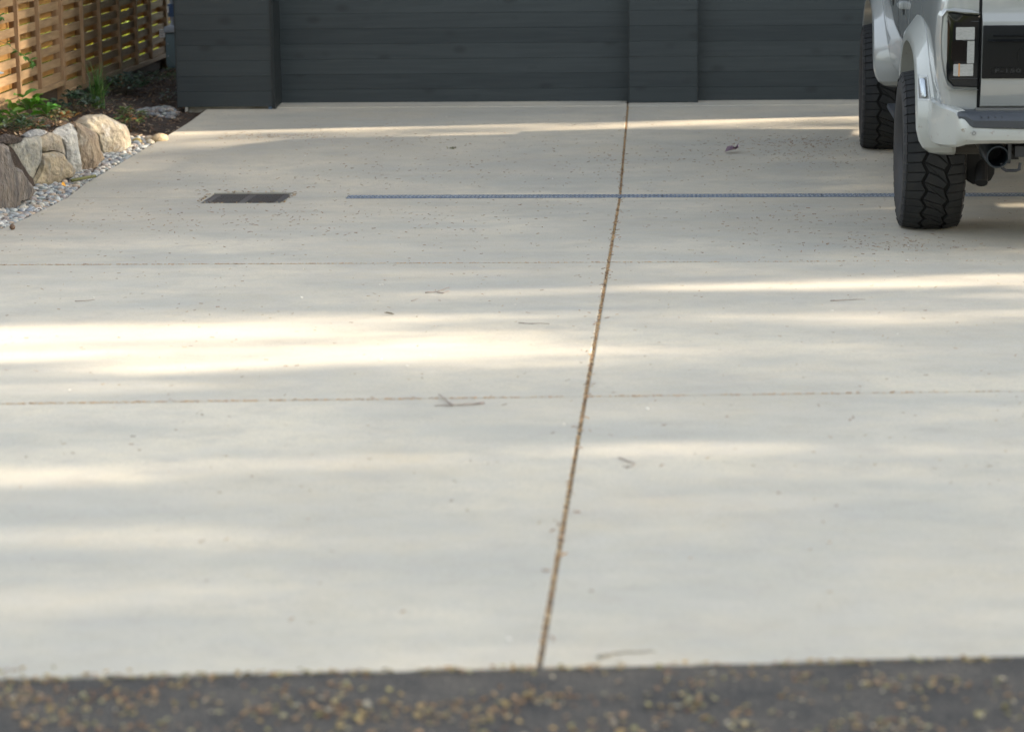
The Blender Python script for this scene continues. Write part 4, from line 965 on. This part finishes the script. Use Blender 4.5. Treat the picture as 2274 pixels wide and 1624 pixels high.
# fender flares
def flare(s, y0, rear):
    inner = [(-.600,.480),(-.622,.492),(-.634,.520),(-.637,.56),(-.632,.62),(-.605,.73),(-.55,.84),(-.46,.935),(-.33,.995),(-.15,1.026),(0,1.032),(.15,1.026),(.33,.99),(.46,.91),(.545,.80),(.590,.70),(.600,.60)]
    outer = [(-.655,.483),(-.700,.500),(-.728,.530),(-.738,.57),(-.742,.63),(-.715,.78),(-.65,.94),(-.55,1.06),(-.40,1.135),(-.18,1.170),(0,1.173),(.18,1.165),(.40,1.12),(.54,1.02),(.63,.88),(.69,.75),(.70,.62)]
    tuck = [.125,.075,.040,.018,.004]+[0]*12
    fl = empty('fender_flare'); fl.parent = truck
    hw = lambda z: float(np.interp(z, [a for a, _ in PZ], [w for _, w in PZ]))
    n = len(inner); A, B_, C_, D_, E_, F_ = [], [], [], [], [], []
    for i in range(n):
        (yi, zi), (yo, zo) = inner[i], outer[i]; tk = tuck[i]
        f = lambda t: (yi+(yo-yi)*t, zi+(zo-zi)*t); m1, m2 = f(.50), f(.22)
        A.append((s*(hw(zo)-.020-tk*.2), y0+yo, zo)); B_.append((s*(hw(min(zo,1.3))+.004-tk*.3), y0+yo, zo))
        C_.append((s*(1.036-tk), y0+m1[0], m1[1])); D_.append((s*(1.046-tk), y0+m2[0], m2[1])); E_.append((s*(1.042-tk), y0+yi, zi)); F_.append((s*(.86 if zi > .66 else .835), y0+yi+.004, zi+.003))
    b = MB(); b.loft([A, B_, C_, D_, E_, F_], closed=False, caps=False)
    a0 = [A[0], B_[0], C_[0], D_[0], E_[0], F_[0]]
    b.add(a0+[(s*.835, y0-.655, .483)], [(0,1,2,3,4,5,6)])
    # rear facing closing panel of the leg, from the outer edge inwards
    b.loft([[A[i] for i in range(6)], [(s*.835, A[i][1]+.01, A[i][2]) for i in range(6)]], closed=False, caps=False)
    b.build('flare_shell', mdirt if rear else mp_, fl, smooth=24)
    if rear:
        zz = [p[2] for p in B_[3:8]]
        def FP(u, z, d=0.):
            bx = [float(np.interp(z, zz, [p[k] for p in B_[3:8]])) for k in (0, 1)]; cx_ = [float(np.interp(z, [p[2] for p in C_[3:8]], [p[k] for p in C_[3:8]])) for k in (0, 1)]
            nrm = Vector((s*.55, -.83)); q = Vector(bx).lerp(Vector(cx_), u)+nrm*d; return (q.x, q.y, z)
        def ringp(u0, u1, z0, z1, d): return [FP(u0, z1, d), FP(u1, z1+.003, d), FP(u1, z0-.002, d), FP(u0, z0, d)]
        fr = MB(); fr.loft([ringp(.24,.97,.775,.905,-.004), ringp(.24,.97,.775,.905,.0035), ringp(.31,.90,.785,.896,.0035)], True, False); fr.build('lamp_bezel', mp_, fl)
        MB().add(ringp(.31,.90,.785,.896,.001), [(0,1,2,3)]).build('lamp_recess', mat('lamp_recess', (.20,.20,.19), .6), fl)
        mk = MB(); mk.loft([[FP(u, z, d) for u, z in ((.42,.800),(.50,.792),(.72,.792),(.80,.800),(.80,.880),(.72,.888),(.50,.888),(.42,.880))] for d in (.0015, .010)] + [[FP(.61+(u-.61)*.6, .84+(z-.84)*.88, .013) for u, z in ((.42,.800),(.50,.792),(.72,.792),(.80,.800),(.80,.880),(.72,.888),(.50,.888),(.42,.880))]]); mk.build('marker_lamp', mlampin, fl, smooth=50)
    # dark wheel-house liner
    b = MB(); pts_ = [(.0+y0+a*.985, z*.995) for a, z in inner]
    b.loft([[(s*.875, y, z) for y, z in pts_], [(s*.56, y, z) for y, z in pts_]], closed=False, caps=False)
    b.add([(s*.56, y, z) for y, z in pts_], [tuple(range(len(pts_)))]); b.build('liner', mshad, fl)
    return fl
for s in (-1, 1): flare(s, 0, True); flare(s, 3.64, False)

# wheels: tyre with real tread blocks, rim
def tyre_block(b, poly, R0, R1, W2, shrink, crown):
    # poly in (u across -.5...5, v angle radians); extrude radially
    cu = sum(p[0] for p in poly)/len(poly); cv = sum(p[1] for p in poly)/len(poly)
    def P(u, v, r):
        e = abs(u)*2; rr_ = r - crown*max(0, e-.55)**2*1.6
        return (u*2*W2, -rr_*sin(v), rr_*cos(v))
    n = len(poly); base = []; top = []
    ins = []
    for i in range(n):
        a, c, d = Vector(poly[i-1]), Vector(poly[i]), Vector(poly[(i+1) % n])
        A_ = Vector((a.x*2*W2, a.y*R1)); C_ = Vector((c.x*2*W2, c.y*R1)); D_ = Vector((d.x*2*W2, d.y*R1))
        e1 = (C_-A_).normalized(); e2 = (D_-C_).normalized(); n1 = Vector((-e1.y, e1.x)); n2 = Vector((-e2.y, e2.x)); q = n1+n2; q = q/max(.5, q.length_squared/2)
        ins.append((C_+q*shrink, C_+q*(shrink+.0018)))
    area = sum(poly[i-1][0]*poly[i][1]-poly[i][0]*poly[i-1][1] for i in range(n))
    if area < 0: return tyre_block(b, poly[::-1], R0, R1, W2, shrink, crown)
    lo = [P(p[0].x/(2*W2), p[0].y/R1, R0) for p in ins]; mi = [P(p[0].x/(2*W2), p[0].y/R1, R1-.0018) for p in ins]; hi = [P(p[1].x/(2*W2), p[1].y/R1, R1) for p in ins]
    b.loft([lo, mi, hi])
def make_wheel():
    w = empty('wheel'); W2 = .156; R1 = .4435; R0 = .430; NP = 25
    b = MB(); prof = []
    for u, r in ((-.128,.262),(-.150,.285),(-.166,.32),(-.172,.352),(-.168,.385),(-.160,.405),(-.150,.419),(-.130,.4265),(-.06,R0),(.06,R0),(.130,.4265),(.150,.419),(.160,.405),(.168,.385),(.172,.352),(.166,.32),(.150,.285),(.128,.262)): prof.append((u, r))
    rings = [[(u, r*sin(2*pi*k/72), r*cos(2*pi*k/72)) for u, r in prof] for k in range(73)]
    b.loft(rings, closed=False, caps=False); ty_ = b.build('tyre', mside, w, smooth=60)
    b = MB(); b.loft([[(u, r*sin(2*pi*k/72), r*cos(2*pi*k/72)) for u, r in ((-.149,.4200),(-.130,.4278),(-.06,.4312),(.06,.4312),(.130,.4278),(.149,.4200))] for k in range(73)], closed=False, caps=False); b.build('tread_base', mat('groove_shade', (.004,.004,.004), .9), ty_, smooth=60)  # near-black strip between the blocks, groove shade put into its colour
    b = MB(); dv = 2*pi/NP
    for k in range(NP):
        v = lambda t: (k+t)*dv
        Ls = [(-.20,0),(-.115,.5),(-.20,1)]
        # centre: triangles and chevrons between two zigzag grooves
        A0, A1, A2, B1, B2, B3 = (-.20,v(0)), (-.115,v(.5)), (-.20,v(1)), (.14,v(.65)), (.215,v(1.15)), (.14,v(1.65))
        B1, B2, B3, K1 = (.155,v(.40)), (.225,v(1.10)), (.155,v(1.40)), (.055,v(.66))
        tyre_block(b, [A0,B1,B2], R0-.003, R1, W2, .0040, .03)
        for pl_ in ([A0,A1,K1], [A1,A2,B3,B2,K1]): tyre_block(b, pl_, R0-.003, R1, W2, .0050, .03)
        # shoulder lugs, two per pitch and side
        for h in (0, .5):
            e = .0 if h == 0 else .5
            l0, l1 = (-.235, -.150) if h == 0 else (-.150, -.235)
            tyre_block(b, [(-.5,v(h+.06)),(l0,v(h)),(l1,v(h+.5)),(-.5,v(h+.56))], R0-.006, R1-.001, W2, .0036, .055)
            r0_, r1_ = (.262, .192) if h == 0 else (.192, .262)
            tyre_block(b, [(r0_,v(h+.15)),(.5,v(h+.09)),(.5,v(h+.59)),(r1_,v(h+.65))], R0-.006, R1-.001, W2, .0036, .055)
            for s in (-1, 1):
                a0, a1 = (h+.06+.04)*dv+k*dv, (h+.56-.04)*dv+k*dv
                if s > 0: a0 += .03*dv; a1 += .03*dv
                ext = .392 if h == 0 else .404
                P3 = lambda x, r, a: (s*x, -r*sin(a), r*cos(a))
                b.loft([[P3(.1545,.4285,a0),P3(.1545,.4285,a1),P3(.1600,.421,a1),P3(.1600,.421,a0)], [P3(.150,.418,a0),P3(.150,.418,a1),P3(.1695,ext,a1-.01),P3(.1695,ext,a0+.01)]])
    b.build('tread', mrub, ty_)
    # rim: barrel, lip, six double spokes, cap
    b = MB(); rp = [(-.125,.262),(-.128,.268),(-.120,.258),(-.112,.245),(-.05,.235),(.12,.24),(.125,.262)]
    b.loft([[(x, r*sin(2*pi*k/48), r*cos(2*pi*k/48)) for x, r in rp] for k in range(49)], closed=False, caps=False)
    for k in range(12):
        a = 2*pi*k/12+(.12 if k % 2 else -.12)
        d = Vector((0, sin(a), cos(a))); e = Vector((0, cos(a), -sin(a)))
        q = [Vector((-.085,0,0))+d*.04, Vector((-.105,0,0))+d*.24]; rg = []
        for c, wd in zip(q, (.016,.020)): rg.append([c+e*wd, c-e*wd, c-e*wd*.8+Vector((.03,0,0)), c+e*wd*.8+Vector((.03,0,0))])
        b.loft(rg)
    b.tube([(-.03,0,0),(-.095,0,0)], .060, 20); b.tube([(-.095,0,0),(-.118,0,0)], .036, 16)
    rm = b.build('rim', mrim, w, smooth=35)
    return w
w0 = make_wheel()
def wcopy(src, parent, loc, flip, steer=0, roll=0):
    c = src.copy(); COL.objects.link(c); c.parent = parent
    c.matrix_local = Matrix.Translation(loc) @ Matrix.Rotation(steer+(pi if flip else 0), 4, 'Z') @ Matrix.Rotation(roll, 4, 'X')
    for ch in src.children:
        d = ch.copy(); COL.objects.link(d); d.parent = c; d.matrix_local = ch.matrix_local.copy()
        for g_ in ch.children:
            e = g_.copy(); COL.objects.link(e); e.parent = d
    return c
for loc, fl_, st_, rl in (((-.915,-.02,.434),0,0,.1),((.915,-.02,.434),1,0,.4),((-.915,3.62,.426),0,radians(-1.5),.2),((.915,3.62,.426),1,0,.7)): wcopy(w0, truck, loc, fl_, st_, rl)
def rm_tree(o):
    for c in list(o.children): rm_tree(c)
    bpy.data.objects.remove(o)
rm_tree(w0)
# underneath: chassis, axle, springs, shock, exhaust, hitch
MB().box((-.62,-.98,.60),(-.54,4.2,.72)).box((.54,-.98,.60),(.62,4.2,.72)).box((-.54,-.9,.62),(.54,-.78,.70)).box((-.53,.4,.60),(.53,3.2,.66)).build('frame_rails', mund, truck)
b = MB().tube([(-.78,0,.437),(-.22,0,.437)], .048, 14).tube([(.22,0,.437),(.78,0,.437)], .048, 14)
b.loft([[(x, r*cos(a)*1.1, .437+r*sin(a)) for a in [2*pi*k/16 for k in range(16)]] for x, r in ((-.22,.05),(-.14,.13),(-.02,.165),(.10,.15),(.22,.05))]); b.build('rear_axle', mund, truck, smooth=50)
MB().box((-.58,-.75,.47),(-.51,.62,.50)).box((.51,-.75,.47),(.58,.62,.50)).build('leaf_spring', mund, truck)
sp = [(-.755,.60),(-.703,.60),(-.685,.48),(-.634,.415),(-.588,.37),(-.590,.342),(-.608,.307),(-.643,.286),(-.705,.284),(-.739,.305),(-.745,.415),(-.757,.42)]
o = MB().prism(sp, 'y', -.36, -.22).build('spring_mount', mund, truck); bevel(o, .012)
MB().tube([(-.665,-.42,.30),(-.64,-.10,.66)], .034, 12).build('shock_absorber', mund, truck)
b = MB().tube([(-.70,-.45,.585),(-.695,-.70,.575),(-.682,-.88,.556),(-.668,-.99,.540)], .050, 20, caps=False); ex = b.build('exhaust_pipe', mexh, truck, smooth=60)
def pipe(p0, p1, ro, ri, m, name, par):
    p0, p1 = Vector(p0), Vector(p1); t = (p1-p0).normalized(); u_ = Vector((1,0,0)); u_ = (u_-t*u_.dot(t)).normalized(); w_ = t.cross(u_); n = 28
    R_ = lambda c, r: [c+(u_*cos(2*pi*k/n)+w_*sin(2*pi*k/n))*r for k in range(n)]
    return MB().loft([R_(p0, ro), R_(p1-t*.004, ro), R_(p1, ro-.003), R_(p1, ri+.002), R_(p1-t*.003, ri), R_(p0+t*.02, ri*.96)], caps=False).build(name, m, par, smooth=40)
pipe((-.678,-.92,.549),(-.662,-1.13,.531), .060, .049, mtip, 'exhaust_tip', ex)
MB().tube([(-.6705,-.965,.5465),(-.6695,-.975,.5458)], .0485, 20).build('exhaust_bore', mdark, ex)
MB().box((-.735,-.90,.585),(-.715,-.84,.62)).build('hanger', mexh, ex)
MB().tube([(-.60,-1.02,.585),(.60,-1.02,.585)], .030, 16).build('hitch_bar', mund, truck)
th_ = tag(empty('tow_hook')); th_.parent = truck
for s in (-1, 1):
    o = MB().prism([(-1.14,.605),(-1.02,.605),(-1.0,.55),(-1.02,.50),(-1.11,.495),(-1.14,.52)], 'x', min(s*.612,s*.596), max(s*.612,s*.596)).build('bracket', mpl, th_ if s < 0 else truck)
    MB().tube([(s*.6125,-1.10,.578),(s*.616,-1.10,.578)], .006, 8).build('bolt', mrim, o)
    b = MB(); P_ = [(-.640,.497),(-.634,.470),(-.615,.457),(-.565,.457),(-.548,.463),(-.543,.497)]
    b.tube([(abs(x)*s, -1.10, z) for x, z in P_], .0085, 10); b.build('loop', mpl, th_ if s < 0 else truck)
    MB().box((min(s*.575,s*.20),-1.12,.53),(max(s*.575,s*.20),-1.05,.585)).build('cross_bar', mpl, truck)
MB().box((-.05,-1.16,.50),(.05,-.98,.60)).build('receiver', mpl, truck)
# mud and grit streaks on the flare foot stay in the paint material
# ------------------------------------------------------------------ trees to the right of the drive, between it and the low sun
tanE = tan(SUN_EL); tz = tan(SUN_AZ)
GAPS = [ # (t0, t1, x0, x1, openness)  t = distance along the drive of the sun streak, x = across it
 (11.28,11.75,.1,4,.90),(11.28,11.55,-1.9,.2,.70),(11.0,11.25,-4.5,-2.0,.45),(10.93,11.15,1.2,4,.85),(10.78,11.0,-2.4,-.3,.65),(10.25,10.78,-.6,3.5,.80),
 (9.70,10.74,-5,-1.2,1.),(9.40,10.74,-2.4,-.9,1.),(9.40,10.35,-1.2,-.3,.85),(9.28,9.95,-1.2,.2,.60),(9.30,9.80,0,2.0,.30),(9.02,9.40,-4.5,-1.9,.85),
 (7.58,8.08,-.30,1.1,.65),(7.38,7.85,-4,-1.5,.72),(7.5,7.8,-1.6,-.9,.35),(6.66,6.96,-4,-1.5,.75),(6.0,6.2,-3,-1,.3),(8.3,8.6,.8,3,.25),
 (12.42,12.85,1.45,4,.7),(14.55,14.92,1.75,6,1.),(18.62,19.6,-5,8,.95),(17.9,18.62,-5,8,.75),(17.2,17.9,-5,8,.45),(13,17.2,-9,-3.4,.35),(14,19.8,-8,-4.3,.60)]
def openness(x, y, z):
    # where the sun ray through this leaf meets the ground
    k = (z-.1)/tanE; xg = x-k*cos(SUN_AZ); yg = y-k*sin(SUN_AZ); t = yg-tz*xg; o = 0
    if t > 19.6: return .6
    for t0, t1, x0, x1, a in GAPS:
        if t0 < t < t1 and x0 < xg < x1: o = max(o, a)
    return o
rr = random.Random(77)
TC = [(.05,.10,.03),(.07,.13,.035),(.04,.08,.03),(.09,.15,.04)]
TX, TN = 23.0, 7
centers = [(TX+rr.uniform(-1.5,1.5), 4.3+i*2.9) for i in range(TN)]
bins = [MB() for _ in centers]
for i in range(105000):
    x = TX+rr.uniform(-2.4,2.4); y = rr.uniform(2.2, 24.5); z = 2.2+9.6*rr.random()
    o = openness(x, y, z)
    if rr.random() < o: continue
    if z > 11.0 and noise.noise(Vector((x, y, z))*.9) < .0: continue
    k = min(range(TN), key=lambda j: (centers[j][1]-y)**2)
    d = Vector((rr.uniform(-1,1), rr.uniform(-1,1), rr.uniform(-.8,.8))); s = rr.uniform(.17,.31)
    pleaf(bins[k], (x,y,z), d, s, s*.62, rr.choice(TC), rr)
TL_ = ['first','second','third','fourth','fifth','sixth','seventh']
for k, (cx, cy) in enumerate(centers):
    root = tag(empty('tree', (cx, cy, 0)), 'tall leafy tree beyond the right side of the drive, %s from the road' % TL_[k], 'tree', 'trees right of the drive')
    I_ = Matrix.Translation((-cx, -cy, 0)); b = MB(); b.tube([(cx,cy,-.2),(cx+.1,cy,1.6),(cx,cy+.05,3.0),(cx+.1,cy,10.8)], .10, 9, r1=.03)
    for j in range(9): a = rr.uniform(0, 2*pi); z = 2.2+j*.75; b.tube([(cx+.05,cy,z),(cx+1.2*cos(a),cy+.9*sin(a),z+.5),(cx+2.1*cos(a),cy+1.3*sin(a),z+1.1)], .035, 5, r1=.01)
    b.build('trunk', M['bark'], root, M=I_); bins[k].build('crown', M['treeleaf'], root, M=I_)

# woodland edge across the road behind the camera (seen only as reflections in the truck)
wn_ = ['leftmost','second from the left','third from the left','fourth from the left','middle','fourth from the right','third from the right','second from the right','rightmost']
for k in range(9):
    cx = -26+6.5*k+rr.uniform(-1,1); cy = -15-rr.uniform(0,5); h = rr.uniform(17,21); w_ = rr.uniform(4.2,5.0)
    root = tag(empty('tree', (cx, cy, 0)), wn_[k]+' tall conifer across the road, opposite the driveway', 'tree', 'conifers across the road')
    I_ = Matrix.Translation((-cx, -cy, 0)); b = MB(); b.tube([(cx,cy,-.2),(cx,cy,4),(cx,cy,h)], .28, 9, r1=.04); cb = MB()
    for i in range(2600):
        z = 2.4+(h-2.4)*rr.random()**1.15; ra = w_*(1-(z-2.4)/(h-1.8))**.7*rr.random()**.5; a = rr.uniform(0, 2*pi); s = rr.uniform(.5,1.0)
        pleaf(cb, (cx+ra*cos(a), cy+ra*sin(a), z), Vector((cos(a), sin(a), rr.uniform(-.7,.1))), s, s*.5, rr.choice(TC), rr)
    b.build('trunk', M['bark'], root, M=I_); cb.build('crown', M['treeleaf'], root, M=I_)
